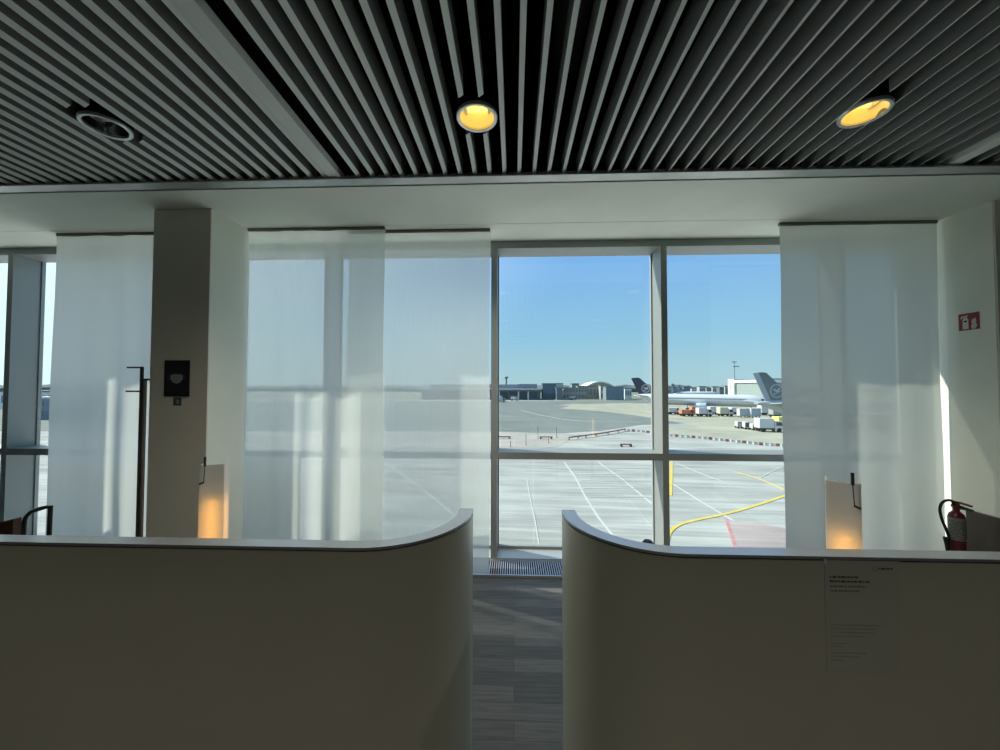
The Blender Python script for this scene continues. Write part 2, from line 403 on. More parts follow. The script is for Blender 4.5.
for dz_ in (2.6, 5.2):  # unseen downlights added behind the viewer to brighten the room
    for k, xx in enumerate(dlx):
        downlight('lit downlight added behind the viewer as unseen fill light', xx, dly[k] - dz_, True)

# ================================================================== CURTAINS
def curtain(label, x0, x1, y, z0, z1, m, amp, folds, seed, rail=True, lean=0.):
    rnd = random.Random(seed)
    t = thing('sheer_curtain', label, 'curtain', ((x0 + x1) / 2, y, 0), group='sheer curtains')
    w = x1 - x0; nx = max(60, int(w * 110)); nz = 26; vs = []; fs = []
    ph = [(rnd.uniform(.6, 1.5), rnd.uniform(0, 6.28), rnd.uniform(.5, 1)) for _ in range(4)]
    for j in range(nz + 1):
        v = j / nz
        for i in range(nx + 1):
            u = i / nx
            a = amp * (.35 + .65 * (1 - v))
            off = sum(c[2] * math.sin(2 * math.pi * folds * c[0] * u + c[1] + .35 * (1 - v) * c[0]) for c in ph) / 2.2
            xx = -w / 2 + w * u + .006 * math.sin(9 * v + c_off(u)) + lean * (1 - v) * (1 if u > .5 else -1) * abs(2 * u - 1)
            vs.append((xx, a * off, z0 + (z1 - z0) * v))
    W = nx + 1
    for j in range(nz):
        for i in range(nx): fs.append((j * W + i, j * W + i + 1, (j + 1) * W + i + 1, (j + 1) * W + i))
    c = MB().add(vs, fs).build('cloth', m, t)
    for p in c.data.polygons: p.use_smooth = True
    hem = MB(); th = .004
    hem.box(-w / 2, w / 2, -.014, .014, z1 - .012, z1 + .014)  # dark strip painting the shade in the gap above the curtain
    hem.build('heading_gap_shade', M_gapshade, t, smooth=False)
    return t
def c_off(u): return 5 * u
M_gapshade = mat('dark_gap_shade', (.20, .185, .16), .6)
zt = ZC - .015
curtain('pale sheer curtain left of the grey column, behind the coat stand', at(58, 230, YCUR).x, cx0 - .005, YCUR, .03, zt, M_sheerA, .030, 5, 1)
curtain('wide sheer curtain hanging right of the grey column', cx1 + .02, at(385, 230, YCUR - .04).x, YCUR - .045, .03, zt, M_sheerB, .022, 4, 2)
curtain('sheer curtain panel ending at the clear window, behind the left partition end', at(349, 230, YCUR + .03).x, at(490, 230, YCUR + .03).x, YCUR + .035, .03, zt, M_sheerC, .016, 3, 3)
curtain('opaque pale curtain between clear window and the right pier', at(779, 228, YCUR).x, at(936.2, 224, YCUR).x, YCUR, .03, zt, M_sheerD, .014, 3, 4)
struct('trim_5', MB().box(XL, XR, YCUR - .07, YCUR + .07, ZC - .002, ZC + .001), M_white, 'white curtain track strip on the soffit', 'track')

# ================================================================== PARTITIONS
ZT = H - .58; YP = at(500, 549, 1.31).y; TH = .060
def partition(label, side, xe, yfront, far):
    # centre line: from far end along the front, quarter curve, then straight back toward the window
    r = .385; ye = 1.742
    def path(off):                      # off: 0 outer (viewer / aisle) face, TH inner face
        rr = r - off; cyy = yfront + r; cxx = xe - side * r
        pts = [(far, yfront + off)]
        pts += [(cxx + side * rr * math.sin(a), cyy - rr * math.cos(a)) for a in [math.pi / 2 * i / 28 for i in range(29)]]
        if ye > cyy + .005: pts.append((xe - side * off, ye))
        return pts
    t = thing('partition', label, 'partition', (xe, yfront, 0), group='curved low partitions')
    def loop(o0, o1, z0, z1):
        A, B = path(o0), path(o1); poly = [(p[0] - xe, p[1] - yfront) for p in A + B[::-1]]
        n = len(A); m = MB(); vs = []
        for z in (z0, z1): vs += [(p[0], p[1], z) for p in poly]
        N = len(poly); fs = [(i, (i + 1) % N, (i + 1) % N + N, i + N) for i in range(N)]
        for i in range(n - 1):
            fs.append((i, i + 1, N - 2 - i, N - 1 - i)); fs.append((i + N, i + 1 + N, N - 2 - i + N, N - 1 - i + N))
        return m.add(vs, fs)
    loop(.0, TH, .06, ZT - .016).build('panel', M_part, t)
    tag(loop(.004, TH - .004, ZT - .016, ZT - .010).build('shadow_joint', M_joint, t), 'dark joint under the cap')
    tag(loop(-.001, TH + .001, ZT - .010, ZT).build('top_cap', M_cap, t), 'grey metal cap')
    tag(loop(.008, TH - .008, 0, .06).build('plinth', M_joint, t), 'dark recessed plinth')
    # straight end trim
    s = side
    tag(MB().box(min(0, -s * TH), max(0, -s * TH), ye - yfront, ye - yfront + .004, .0, ZT).build('end_trim', M_joint, t, smooth=False), 'thin dark end edge')
    return t
xeL = at(473, 510, 1.742).x; xeR = at(562, 510, 1.742).x
partition('cream half-height partition left of the aisle, its end curving toward the window', 1, xeL, 1.312, -6.5)
partition('cream half-height partition right of the aisle, with a paper notice on its face', -1, xeR, 1.312, 5.8)

# notice on the right partition
yn = 1.312
n0 = at(824, 560, yn); n1 = at(902, 673, yn)
w, h = n1.x - n0.x, n0.z - n1.z
pt = thing('paper_notice', 'paper notice with small dark print taped to the right partition', 'notice', (n0.x, yn, n1.z))
MB().box(0, w, -.0016, -.0002, 0, h).build('sheet', M_paper, pt, smooth=False)
sx = w / 78; sz = h / 113
def words(mb, x, y, length, hh, seed):
    rn = random.Random(seed); p = x
    while p < x + length - .6:
        L = min(rn.uniform(1.6, 5.2), x + length - p)
        q = p
        while q < p + L - .3:
            c = rn.uniform(.5, .8)
            mb.box(q * sx, min(q + c, p + L) * sx, -.0022, -.0016, h - (y + hh * rn.uniform(.8, 1.0)) * sz, h - (y + hh * rn.uniform(0, .2)) * sz); q += c + .22
        p += L + .9
tx = MB()
words(tx, 5, 15.8, 30, 2.2, 1); words(tx, 5, 20.2, 42, 2.3, 2)
tx.build('heading_print', M_ink, pt, smooth=False)
tx = MB(); words(tx, 5, 25.5, 37, 1.8, 3); words(tx, 6, 30.2, 31, 1.8, 4)
tx.build('subheading_print', mat('mid_ink', (.2, .2, .18), .6), pt, smooth=False)
tx = MB()
for k, (yy, L) in enumerate(((65, 54), (68.6, 48), (72.6, 46), (76.5, 34), (84, 18), (87, 12), (93.5, 36), (97, 30), (101, 12))): words(tx, 5, yy, L, 1.3, 10 + k)
tx.build('small_print', M_inkfaint, pt, smooth=False)
tx = MB(); words(tx, 56, 6.5, 15, 2.2, 31)
for k in range(12): tx.box(52.5 * sx + .008 * math.cos(k * .5236) - .0008, 52.5 * sx + .008 * math.cos(k * .5236) + .0008, -.0022, -.0016, h - 7.5 * sz + .008 * math.sin(k * .5236) - .0008, h - 7.5 * sz + .008 * math.sin(k * .5236) + .0008)
tx.build('header_mark', M_ink, pt, smooth=False)
MB().box(-.003, .006, -.0026, -.0018, h - .012, h + .004).build('tape', M_white_print, pt, smooth=False)

# ================================================================== LAMPS ON SIDE TABLES
def side_table(label, x, y, zt_, r=.2):
    t = thing('side_table', label, 'table', (x, y, 0), group='small round side tables')
    MB().lathe([(0, zt_ - .022), (r - .006, zt_ - .022), (r, zt_ - .016), (r, zt_ - .004), (r - .004, zt_), (0, zt_)], 40).build('table_top', M_table, t)
    MB().lathe([(0, .014), (.022, .014), (.022, zt_ - .022), (0, zt_ - .022)], 20).build('stem', M_darkmetal, t)
    MB().lathe([(0, 0), (.15, 0), (.15, .008), (.03, .014), (0, .014)], 32).build('base', M_darkmetal, t)
    return t
def table_lamp(label, x, y, z, rz, side, a=.052, e=.044, hh=.605):
    t = thing('table_lamp', label, 'lamp', (x, y, z), rz, 'frosted box lamps')
    th = .005; z0 = .09
    sh = MB()                                # folded sheet: front and two sides, open toward the window
    sh.prism([(-a, e), (-a, -e), (a, -e), (a, e), (a - th, e), (a - th, -e + th), (-a + th, -e + th), (-a + th, e)], z0, hh, 'z')
    tag(sh.build('lamp_shade', M_shade, t, smooth=False), 'frosted white sheet glowing amber at the foot')
    MB().cbox(-a - .004, a + .004, -e - .004, e + .02, 0, z0, .003).build('base', M_darkmetal, t, smooth=False)
    MB().lathe([(0, z0), (.016, z0), (.016, z0 + .02), (0, z0 + .02)], 20).build('socket', M_darkmetal, t)
    MB().lathe([(0, z0 + .02), (.033, z0 + .022), (.037, z0 + .03), (.037, .405), (.03, .43), (0, .44)], 24).build('light_tube', M_bulb, t)
    rx, ry = side * .028, -e - .006
    pr_ = MB().tube([(rx, ry, hh - .005), (rx + side * .004, ry - .001, hh - .088)], .0018, 8).build('pull_rod', M_darkmetal, t)
    MB().tube([(rx, ry, hh + .042), (rx, ry, hh - .005)], .0055, 10).build('pull_knob', M_darkmetal, pr_)
    MB().tube([(rx + side * .002, ry, hh - .084), (rx + side * .022, ry - .003, hh - .092)], .0045, 8).build('hook', M_darkmetal, pr_)
    return t
pL = at(214.3, 500, 1.87); pR = at(842.5, 500, 1.556)
ZTAB = .74
side_table('small round side table behind the left partition, under a lamp', pL.x, pL.y, ZTAB, .16)
side_table('small round side table behind the right partition, under a lamp', pR.x, pR.y, ZTAB, .15)
table_lamp('frosted box lamp glowing amber in front of the grey column, behind the left partition', pL.x, pL.y, ZTAB, R(24), -1)
table_lamp('frosted box lamp glowing amber in front of the right curtain, behind the right partition', pR.x, pR.y, ZTAB, R(-38), 1, hh=.628)

# ================================================================== COAT STAND
pc = at(140, 450, 2.72)
cs = thing('coat_stand', 'slim dark metal coat stand with short pegs left of the grey column', 'coat stand', (pc.x, 2.72, 0))
def zc(py): return at(140, py, 2.72).z
def xc(px): return at(px, 400, 2.72).x - pc.x
x1_, x2_ = xc(141.3), xc(144.9)
MB().box(x1_ - .0085, x1_ + .0065, -.0085, .0085, .012, zc(367.5)).build('pole', M_darkmetal, cs, smooth=False)
MB().box(x2_ - .006, x2_ + .006, -.0085, .0085, .012, zc(380)).build('pole', mat('taupe_metal', (.20, .175, .155), .4, .3), cs, smooth=False)
for xa_, xb_, py in ((xc(126.5), x1_ + .0065, 367.5), (xc(126), x1_ + .006, 391.3), (x2_ - .008, xc(149), 379.5)):
    MB().box(xa_, xb_, -.006, .006, zc(py) - .006, zc(py) + .006).build('peg', M_darkmetal, cs, smooth=False)
MB().lathe([(0, 0), (.13, 0), (.13, .008), (.12, .012), (0, .012)], 40).build('base', M_darkmetal, cs)

# ================================================================== CHAIR (lower left)
ch = thing('armchair', 'brown leather tub chair with dark wooden arm frame behind the left partition', 'chair', (-4.18, 2.55, 0))
ZB = at(10, 519, 2.82).z
def bent_arm(yy):
    A = MB(); y_ = yy
    xL_, xR_ = at(24.5, 520, 2.86).x + 4.18, at(50, 520, 2.86).x + 4.18
    zt0, zt1, ztm = at(25, 515.5, 2.86).z, at(50.5, 506, 2.86).z, at(37, 508.5, 2.86).z
    pts = [(xL_ - .01, y_, .0), (xL_ - .005, y_, .45), (xL_, y_, zt0 - .045), (xL_ + .012, y_, zt0 - .01), (xL_ + .05, y_, zt0 + .028), ((xL_ + xR_) / 2 + .01, y_, ztm - .004), (xR_ - .03, y_, zt1 - .008), (xR_, y_, zt1 - .01)]
    A.tube(pts, .013, 10, [.012, .013, .014, .0145, .0145, .017, .0135, .0135])
    A.tube([(xR_ + .001, y_, zt1 + .002), (xR_ - .004, y_, .45), (xR_ - .012, y_, 0)], .0145, 10)
    return A
for yy in (.31, -.31): bent_arm(yy).build('arm_frame', M_darkwood, ch)
bk = MB(); vs = []; fs = []; n = 26
for i in range(n + 1):
    a = math.pi * (.5 + i / n)                     # opens toward +x
    for r_, z_ in ((.27, .40), (.27, ZB + .005), (.235, ZB + .012), (.205, ZB), (.19, .40)):
        rx = r_ * 1.05; k = 1 - abs(i / n - .5) * .1
        vs.append((.09 + rx * math.cos(a) , r_ * 1.08 * math.sin(a), z_ * (k if z_ > .45 else 1)))
m_ = 5
for i in range(n):
    for j in range(m_):
        fs.append((i * m_ + j, (i + 1) * m_ + j, (i + 1) * m_ + (j + 1) % m_, i * m_ + (j + 1) % m_))
fs += [tuple(range(m_)), tuple(n * m_ + j for j in range(m_))]
bk.add(vs, fs).build('backrest', M_leather, ch)
aL = at(24.5, 520, 2.86).x + 4.18; za, zb_ = at(0, 522.5, 2.84).z, at(22, 517, 2.84).z
for sy in (-1, 1): MB().prism([(.05, .36), (aL - .004, .36), (aL - .004, zb_), (aL - .08, zb_ - .02), (.1, za), (.05, za)], *sorted((sy * .245, sy * .295)), 'y').build('side_panel', M_leather, ch, smooth=False)
MB().cbox(-.17, .46, -.27, .27, .34, .45, .03).build('seat', M_leather, ch)
for sy in (-.24, .24): MB().tube([(-.14, sy, .35), (-.17, sy, 0)], .016, 10, [.018, .013]).build('leg', M_darkwood, ch)
# post with rounded top behind the right partition
bp = at(648, 546, 1.95)
st = thing('post', 'black round-topped post just showing above the right partition by the aisle', 'post', (bp.x, bp.y, 0))
zt2 = at(648, 539.6, 1.95).z
MB().lathe([(0, 0), (.13, 0), (.13, .01), (.03, .025), (0, .025)], 32).build('base', M_blackplate, st)
MB().lathe([(0, .025), (.02, .025), (.02, zt2 - .06), (0, zt2 - .06)], 20).build('shaft', M_blackplate, st)
MB().lathe([(0, zt2 - .065), (.024, zt2 - .06), (.033, zt2 - .042), (.031, zt2 - .02), (.020, zt2 - .005), (0, zt2)], 24).build('knob', M_blackplate, st)

# ================================================================== FIRE EXTINGUISHER + SIGN
YE = 3.10
ec = at(957, 530, YE)
r_ = .047
exx = ec.x
def ez(py): return at(957, py, YE).z
fe = thing('fire_extinguisher', 'red fire extinguisher with curved black hose hung on the right pier', 'fire extinguisher', (exx, YE, 0))
zt3 = ez(511)
MB().lathe([(0, .10), (.036, .10), (r_, .115), (r_, zt3 - .045), (.041, zt3 - .022), (.026, zt3 - .006), (.019, zt3), (.019, zt3 + .02), (0, zt3 + .02)], 40).build('cylinder', M_red, fe)
lb = MB().lathe([(r_ + .0008, ez(539)), (r_ + .0015, ez(539)), (r_ + .0015, ez(517)), (r_ + .0008, ez(517))], 40, closed=True)
lbo = tag(lb.build('label_band', mat('label_grey', (.22, .22, .21), .6), fe), 'pale instruction label')
lt = MB()
for k in range(9):
    zz = ez(537.5) + (ez(519) - ez(537.5)) * k / 9
    for a0 in range(0, 150, 11):
        if (k * 7 + a0) % 5 == 0: continue
        a = R(180 + a0 - 10); c_, s_ = math.cos(a), math.sin(a)
        M = Matrix.Translation((c_ * (r_ + .0018), s_ * (r_ + .0018), zz)) @ Matrix.Rotation(a + math.pi / 2, 4, 'Z')
        lt.box(-.005, .005, -.0004, .0004, 0, .007, M)
lt.build('label_print', M_ink, lbo, smooth=False)
hd = MB().lathe([(.0, zt3 + .02), (.021, zt3 + .02), (.022, zt3 + .05), (.016, zt3 + .062), (0, zt3 + .065)], 24)
hdo = hd.build('valve_head', M_red, fe)
MB().prism([(-.105, zt3 + .030), (-.02, zt3 + .022), (.03, zt3 + .028), (.03, zt3 + .045), (-.03, zt3 + .05), (-.108, zt3 + .042)], -.009, .009, 'x').build('carry_handle', M_rubber, hdo, smooth=False)
MB().prism([(-.10, zt3 + .062), (-.02, zt3 + .066), (.028, zt3 + .06), (.028, zt3 + .075), (-.02, zt3 + .08), (-.10, zt3 + .074)], -.009, .009, 'x').build('squeeze_lever', M_red, hdo, smooth=False)
def el(px, py, dy=0.): q = at(px, py, YE + dy); return (q.x - exx, dy, q.z)
hz = [el(953, 501.5), el(949.5, 500.2), el(945, 500.8), el(941.5, 503.5), el(940, 508), el(940.3, 513), el(942.5, 521), el(946, 529), el(948.3, 535), el(949, 541), el(949, 549)]
# smooth the hose
sm = []
for i in range(len(hz) - 1):
    p0, p1, p2, p3 = [Vector(hz[max(0, min(len(hz) - 1, i + k))]) for k in (-1, 0, 1, 2)]
    for q in range(4):
        u = q / 4; sm.append(.5 * ((2 * p1) + (p2 - p0) * u + (2 * p0 - 5 * p1 + 4 * p2 - p3) * u * u + (3 * p1 - p0 - 3 * p2 + p3) * u ** 3))
sm.append(Vector(hz[-1]))
sm = [Vector((-.02, 0, zt3 + .045))] + sm
hso = MB().tube(sm, .0095, 10).build('hose', M_rubber, fe)
MB().tube([el(945, 537), el(946.6, 545), el(948.5, 556), el(949.5, 562)], .012, 10, [.013, .011, .009, .008]).build('nozzle', M_rubber, hso)
MB().box(r_ - .004, px0 - exx - .0005, -.006, .006, .30, .35).build('wall_bracket', M_darkmetal, fe, smooth=False)

def on_x(px, py, X):
    d = ray(px, py); return CAM + d * (X / d.x)
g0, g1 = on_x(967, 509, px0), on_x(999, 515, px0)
wp = thing('dark_patch', 'low dark brown patch on the right pier just beside the fire extinguisher', 'panel', (px0, pyf, 0))  # dark brown patch built as a thin slab on the pier face
MB().box(-.010, -.0004, .002, g0.y - pyf, .0, g0.z - .008).build('patch_body', mat('dark_brown_patch', (.075, .058, .046), .7, noise=.1, nscale=6), wp, smooth=False)
MB().box(-.012, -.0004, .002, g0.y - pyf, g0.z - .008, g0.z).build('top_edge', mat('brown_patch_edge', (.13, .11, .09), .6), wp, smooth=False)
s0, s1 = 3.275, 3.13
sg = thing('fire_extinguisher_sign', 'square red fire extinguisher sign high on the right pier', 'sign', (px0, (s0 + s1) / 2, at(968, 321.5, 3.2).z))
b = .070
MB().box(-.003, -.0003, -b, b, -b, b).build('plate', M_redsign, sg, smooth=False)
pg = MB()
# local: y from +b (left in view) to -b (right)
def sy(u): return b - u * 2 * b
def sz_(v): return b - v * 2 * b
def ppoly(mb, pts): mb.prism([(sy(u), sz_(v)) for u, v in pts], -.0042, -.003, 'x')
ppoly(pg, [(.20, .93), (.20, .36), (.26, .28), (.42, .28), (.48, .36), (.48, .93)])
ppoly(pg, [(.27, .28), (.27, .22), (.41, .22), (.41, .28)])
ppoly(pg, [(.10, .24), (.14, .15), (.46, .12), (.46, .18), (.20, .22), (.13, .32)])
pgo = pg.build('extinguisher_pictogram', M_white_print, sg, smooth=False)
pg = MB(); ppoly(pg, [(.26, .50), (.26, .44), (.33, .41), (.42, .44), (.42, .50), (.35, .53)]); pg.prism([(sy(u), sz_(v)) for u, v in ((.26, .50), (.26, .44), (.34, .41), (.42, .44), (.42, .5), (.34, .53))], -.0047, -.0042, 'x')
pg.build('pictogram_spot', M_blackplate, pgo, smooth=False)
pg = MB()
ppoly(pg, [(.66, .95), (.60, .80), (.66, .66), (.63, .50), (.70, .34), (.74, .46), (.80, .30), (.86, .48), (.84, .62), (.89, .78), (.82, .95)])
pgo = pg.build('flame_pictogram', M_white_print, sg, smooth=False)
pg = MB()
for v in (.48, .60, .72, .84): ppoly(pg, [(.66, v + .03), (.72, v), (.80, v + .045), (.86, v), (.86, v + .02), (.80, v + .07), (.72, v + .025), (.66, v + .05)])
pg2 = MB(); pg2.v = [(x_ - .0006, y_, z_) for x_, y_, z_ in pg.v]; pg2.f = pg.f
pg2.build('flame_lines', M_redsign, pgo, smooth=False)

# sign on the column front
a0, a1 = at(165.2, 360.3, cyf), at(189.5, 396.6, cyf)
sgn = thing('notice_plate', 'black portrait plate with a pale face mask symbol on the grey column', 'sign', ((a0.x + a1.x) / 2, cyf, (a0.z + a1.z) / 2))
w2, h2 = (a1.x - a0.x) / 2, (a0.z - a1.z) / 2
MB().cbox(-w2, w2, -.006, -.0002, -h2, h2, .002).build('plate', M_blackplate, sgn, smooth=False)
k = w2 / .5
mk = MB().prism([(-.25 * k, .11 * k), (-.18 * k, .155 * k), (0, .165 * k), (.18 * k, .155 * k), (.25 * k, .11 * k), (.235 * k, -.05 * k), (.12 * k, -.17 * k), (0, -.2 * k), (-.12 * k, -.17 * k), (-.235 * k, -.05 * k)], -.0072, -.006, 'y')
mko = mk.build('mask_symbol', M_greyprint, sgn, smooth=False)
for s in (-1, 1):
    ml = MB().tube([(s * .24 * k, -.0066, .10 * k), (s * .31 * k, -.0066, .13 * k), (s * .36 * k, -.0066, .06 * k), (s * .32 * k, -.0066, -.03 * k), (s * .235 * k, -.0066, -.05 * k)], .0015, 6)
    ml.build('ear_loop', mat('dim_print', (.10, .10, .10), .6), mko)
MB().box(-.02 * k, .42 * k, -.0068, -.006, -.76 * k, -.745 * k).build('small_print', mat('dim_print', (.10, .10, .10), .6), sgn, smooth=False)
b0, b1 = at(173.4, 398, cyf), at(181.3, 405, cyf)
sk = thing('sticker', 'small square grey sticker directly below the black plate on the column', 'sticker', ((b0.x + b1.x) / 2, cyf, (b0.z + b1.z) / 2))
q = (b1.x - b0.x) / 2
MB().box(-q, q, -.0015, -.0002, -q, q).build('square', mat('dark_sticker', (.10, .10, .10), .6), sk, smooth=False)
MB().prism([(-.5 * q, .4 * q), (.1 * q, .55 * q), (.55 * q, .1 * q), (.4 * q, -.5 * q), (-.2 * q, -.6 * q), (-.05 * q, -.1 * q)], -.0022, -.0015, 'y').build('symbol', M_greyprint, sk, smooth=False)

# ================================================================== OUTSIDE
M_conc = concrete_mat('apron_concrete', (.315, .33, .30), (.335, .35, .32), (.37, .385, .355), 7.5, .19, R(3))
M_asph = concrete_mat('taxiway_asphalt', (.165, .190, .172), (.173, .198, .180), (.195, .22, .20), 30, .07)
M_sand = concrete_mat('dry_beige_apron', (.32, .32, .245), (.335, .335, .26), (.36, .36, .295), 20, .10)
M_pink = concrete_mat('pinkish_apron', (.325, .31, .275), (.34, .325, .29), (.365, .35, .325), 20, .08)
M_grass = mat('far_grass', (.18, .20, .13), .9, noise=.2, nscale=.02)
M_paintw = mat('white_road_paint', (.44, .465, .44), .8, noise=.1, nscale=1.5)
M_painty = mat('yellow_road_paint', (.56, .44, .09), .8, noise=.08, nscale=1.5)
M_paintr = mat('red_road_paint', (.46, .21, .21), .8, noise=.15, nscale=1.5)
M_pinkp = concrete_mat('red_hatched_apron', (.325, .28, .26), (.34, .295, .275), (.36, .325, .305), 3.1, .16)

apron = struct('ground', MB().box(-2600, 2600, 5.0, 3500, GZ - 1, GZ), M_conc, 'pale concrete airport apron outside the window', 'ground')
lr = thing('sun_bouncer', 'white membrane added below the window, unseen, to bounce sunlight indoors', 'roof', (0, 4.3, -3.0), kind='structure')  # unseen white surface added below the window to bounce sunlight indoors
MB().box(-26, 22, 0, 6.2, -.3, 0).build('surface', mat('white_bounce_surface', (.80, .80, .77), .8), lr, smooth=False)
MB().box(-26, 22, 6.2, 6.45, -4.2, .18).build('surface_edge', M_trim, lr, smooth=False)
def ground_poly(name, px, m, dz, label=None, back=None):
    pts = [G(*p) for p in px]
    mb = MB().prism([(p.x, p.y) for p in pts], GZ, GZ + dz, 'z')
    o = mb.build(name, m, apron, smooth=False)
    if label: o['label'] = label
    return o
ground_poly('taxiway', [(-400, 431), (500, 431.5), (560, 433.5), (600, 431), (640, 425), (700, 423), (780, 424), (1400, 424), (1400, 412), (800, 408), (640, 400.5), (560, 401), (480, 401), (-400, 401)], M_asph, .010, 'grey-green asphalt taxiway')
ground_poly('sandy_apron', [(560, 408.5), (575, 404.5), (625, 403), (700, 405), (1300, 405), (1300, 452), (800, 446), (735, 440), (668, 434.5), (650, 431.5), (700, 426), (640, 416), (600, 411)], M_sand, .02, 'sandy beige apron')
ground_poly('sandy_strip', [(558, 405.2), (573, 403.9), (600, 404.4), (630, 404), (630, 406.5), (585, 407)], M_sand, .03, 'sandy beige apron')
ground_poly('pink_strip', [(100, 446), (100, 434), (520, 433), (560, 434.5), (570, 437), (568, 441), (560, 446), (520, 452), (300, 452)], M_pink, .02, 'pale pinkish apron')
ground_poly('grass_field', [(-800, 399), (480, 399.8), (700, 402), (1500, 402), (1500, 391), (480, 390.2), (-800, 390)], M_grass, .006, 'dry grass')
def line(name, px, wid, m, dz=.03, label=None):
    pts = [G(*p) for p in px]; L, Rr = [], []
    for i, p in enumerate(pts):
        d = pts[min(i + 1, len(pts) - 1)] - pts[max(i - 1, 0)]; nrm = Vector((-d.y, d.x, 0)).normalized() * wid / 2
        L.append(p + nrm); Rr.append(p - nrm)
    vs = [(p.x, p.y, z) for z in (GZ, GZ + dz) for p in L + Rr]; n = len(pts); N = 2 * n; fs = []
    for i in range(n - 1):
        for o in (0, N): fs.append((o + i, o + i + 1, o + n + i + 1, o + n + i))
        fs += [(i, i + 1, N + i + 1, N + i), (n + i, n + i + 1, N + n + i + 1, N + n + i)]
    fs += [(0, n, N + n, N), (n - 1, N - 1, 2 * N - 1, N + n - 1)]
    o = MB().add(vs, fs).build(name, m, apron, smooth=False)
    if label: o['label'] = label
def curve(px, k=6):
    out = []
    for i in range(len(px) - 1):
        p0, p1, p2, p3 = [Vector(px[max(0, min(len(px) - 1, i + q))]) for q in (-1, 0, 1, 2)]
        for q in range(k):
            u = q / k; v = .5 * ((2 * p1) + (p2 - p0) * u + (2 * p0 - 5 * p1 + 4 * p2 - p3) * u * u + (3 * p1 - p0 - 3 * p2 + p3) * u ** 3); out.append((v.x, v.y))
    return out + [px[-1]]
line('white_line', [(564, 462), (576, 478), (585, 496), (598, 517), (614, 537), (630, 556)], .15, M_paintw)
line('white_line', [(598, 462), (622, 479), (640, 494), (655, 506)], .14, M_paintw)
line('white_line', [(672, 483.5), (700, 501), (722, 514), (734, 521)], .13, M_paintw)
line('white_line', [(527, 480), (530, 497), (535, 520), (539, 545)], .07, M_paintw)
line('white_line', [(385, 462), (420, 487), (455, 516)], .17, M_paintw)
for yy, x0_, x1_ in ((468, 572, 640), (474.5, 574, 655), (480.8, 580, 655), (488.5, 584, 655), (497, 588, 655)): line('white_line', [(x0_, yy), (x1_, yy + .4)], .10, M_paintw)
line('white_line', [(676, 463), (707, 476), (722, 481)], .08, M_paintw)
line('white_line', [(760, 478), (775, 470), (800, 462)], .1, M_paintw)
line('white_line', curve([(520, 410), (545, 416), (580, 421), (640, 422.5)]), .3, M_paintw)
line('yellow_line', [(671.5, 462), (671, 478), (670, 496)], .3, M_painty, .034)
line('yellow_line', curve([(664, 590), (664.5, 562), (667, 541), (671, 531), (682, 524), (700, 519.5), (722, 515), (750, 507.5), (782, 497), (830, 480)]), .25, M_painty, .034)
line('yellow_line', curve([(735, 472), (757, 478), (774, 485), (784, 490), (800, 499)]), .14, M_painty, .034)
ground_poly('red_hatching', [(727, 520), (755, 523), (788, 529), (830, 536), (830, 585), (748, 585), (735, 548)], M_pinkp, .022, 'worn red hatched ground marking')
line('red_line', [(726, 519), (730, 531), (735.5, 548), (745, 580)], .17, M_paintr, .036)

# ---- barriers along the apron edge
M_bw = mat('white_plastic_barrier', (.58, .58, .55), .5); M_br = mat('red_plastic_barrier', (.36, .13, .11), .5)
def barrier_mesh(m, n, L, hgt):
    return None
protoW = protoR = None
def barrier(px, py, red, L=1.1, ang=0.):
    p = G(px, py); nm = 'red' if red else 'white'
    mb = MB().prism([(-.17, 0), (.17, 0), (.15, .12), (.09, .18), (.07, .38), (-.07, .38), (-.09, .18), (-.15, .12)], -L / 2, L / 2, 'x')
    o = mb.build('barrier', M_br if red else M_bw, smooth=False, loc=(p.x, p.y, GZ + .02)); o.rotation_euler = (0, 0, ang)
    tag(o, '%s plastic barrier block in the curving row on the apron' % nm, 'barrier', 'red and white barriers on the apron')
path1 = [(626, 431.2), (632, 431.4), (640, 432), (648, 432.8), (655, 433.8)]
path2 = [(668, 436.2), (685, 437.4), (700, 438.4), (715, 440), (730, 441.8), (745, 443.2), (760, 445), (775, 446), (786, 447)]
def along(path, n):
    seg = [math.hypot(path[i + 1][0] - path[i][0], path[i + 1][1] - path[i][1]) for i in range(len(path) - 1)]; T = sum(seg); out = []
    for k in range(n):
        d = T * (k + .5) / n; i = 0
        while d > seg[i] and i < len(seg) - 1: d -= seg[i]; i += 1
        u = d / seg[i]; out.append((path[i][0] + (path[i + 1][0] - path[i][0]) * u, path[i][1] + (path[i + 1][1] - path[i][1]) * u))
    return out
for k, (x_, y_) in enumerate(along(path1, 6)): barrier(x_, y_, k % 3 == 1, .6)
for k, (x_, y_) in enumerate(along(path2, 21)): barrier(x_, y_, k % 3 == 1, .55, R(-4))
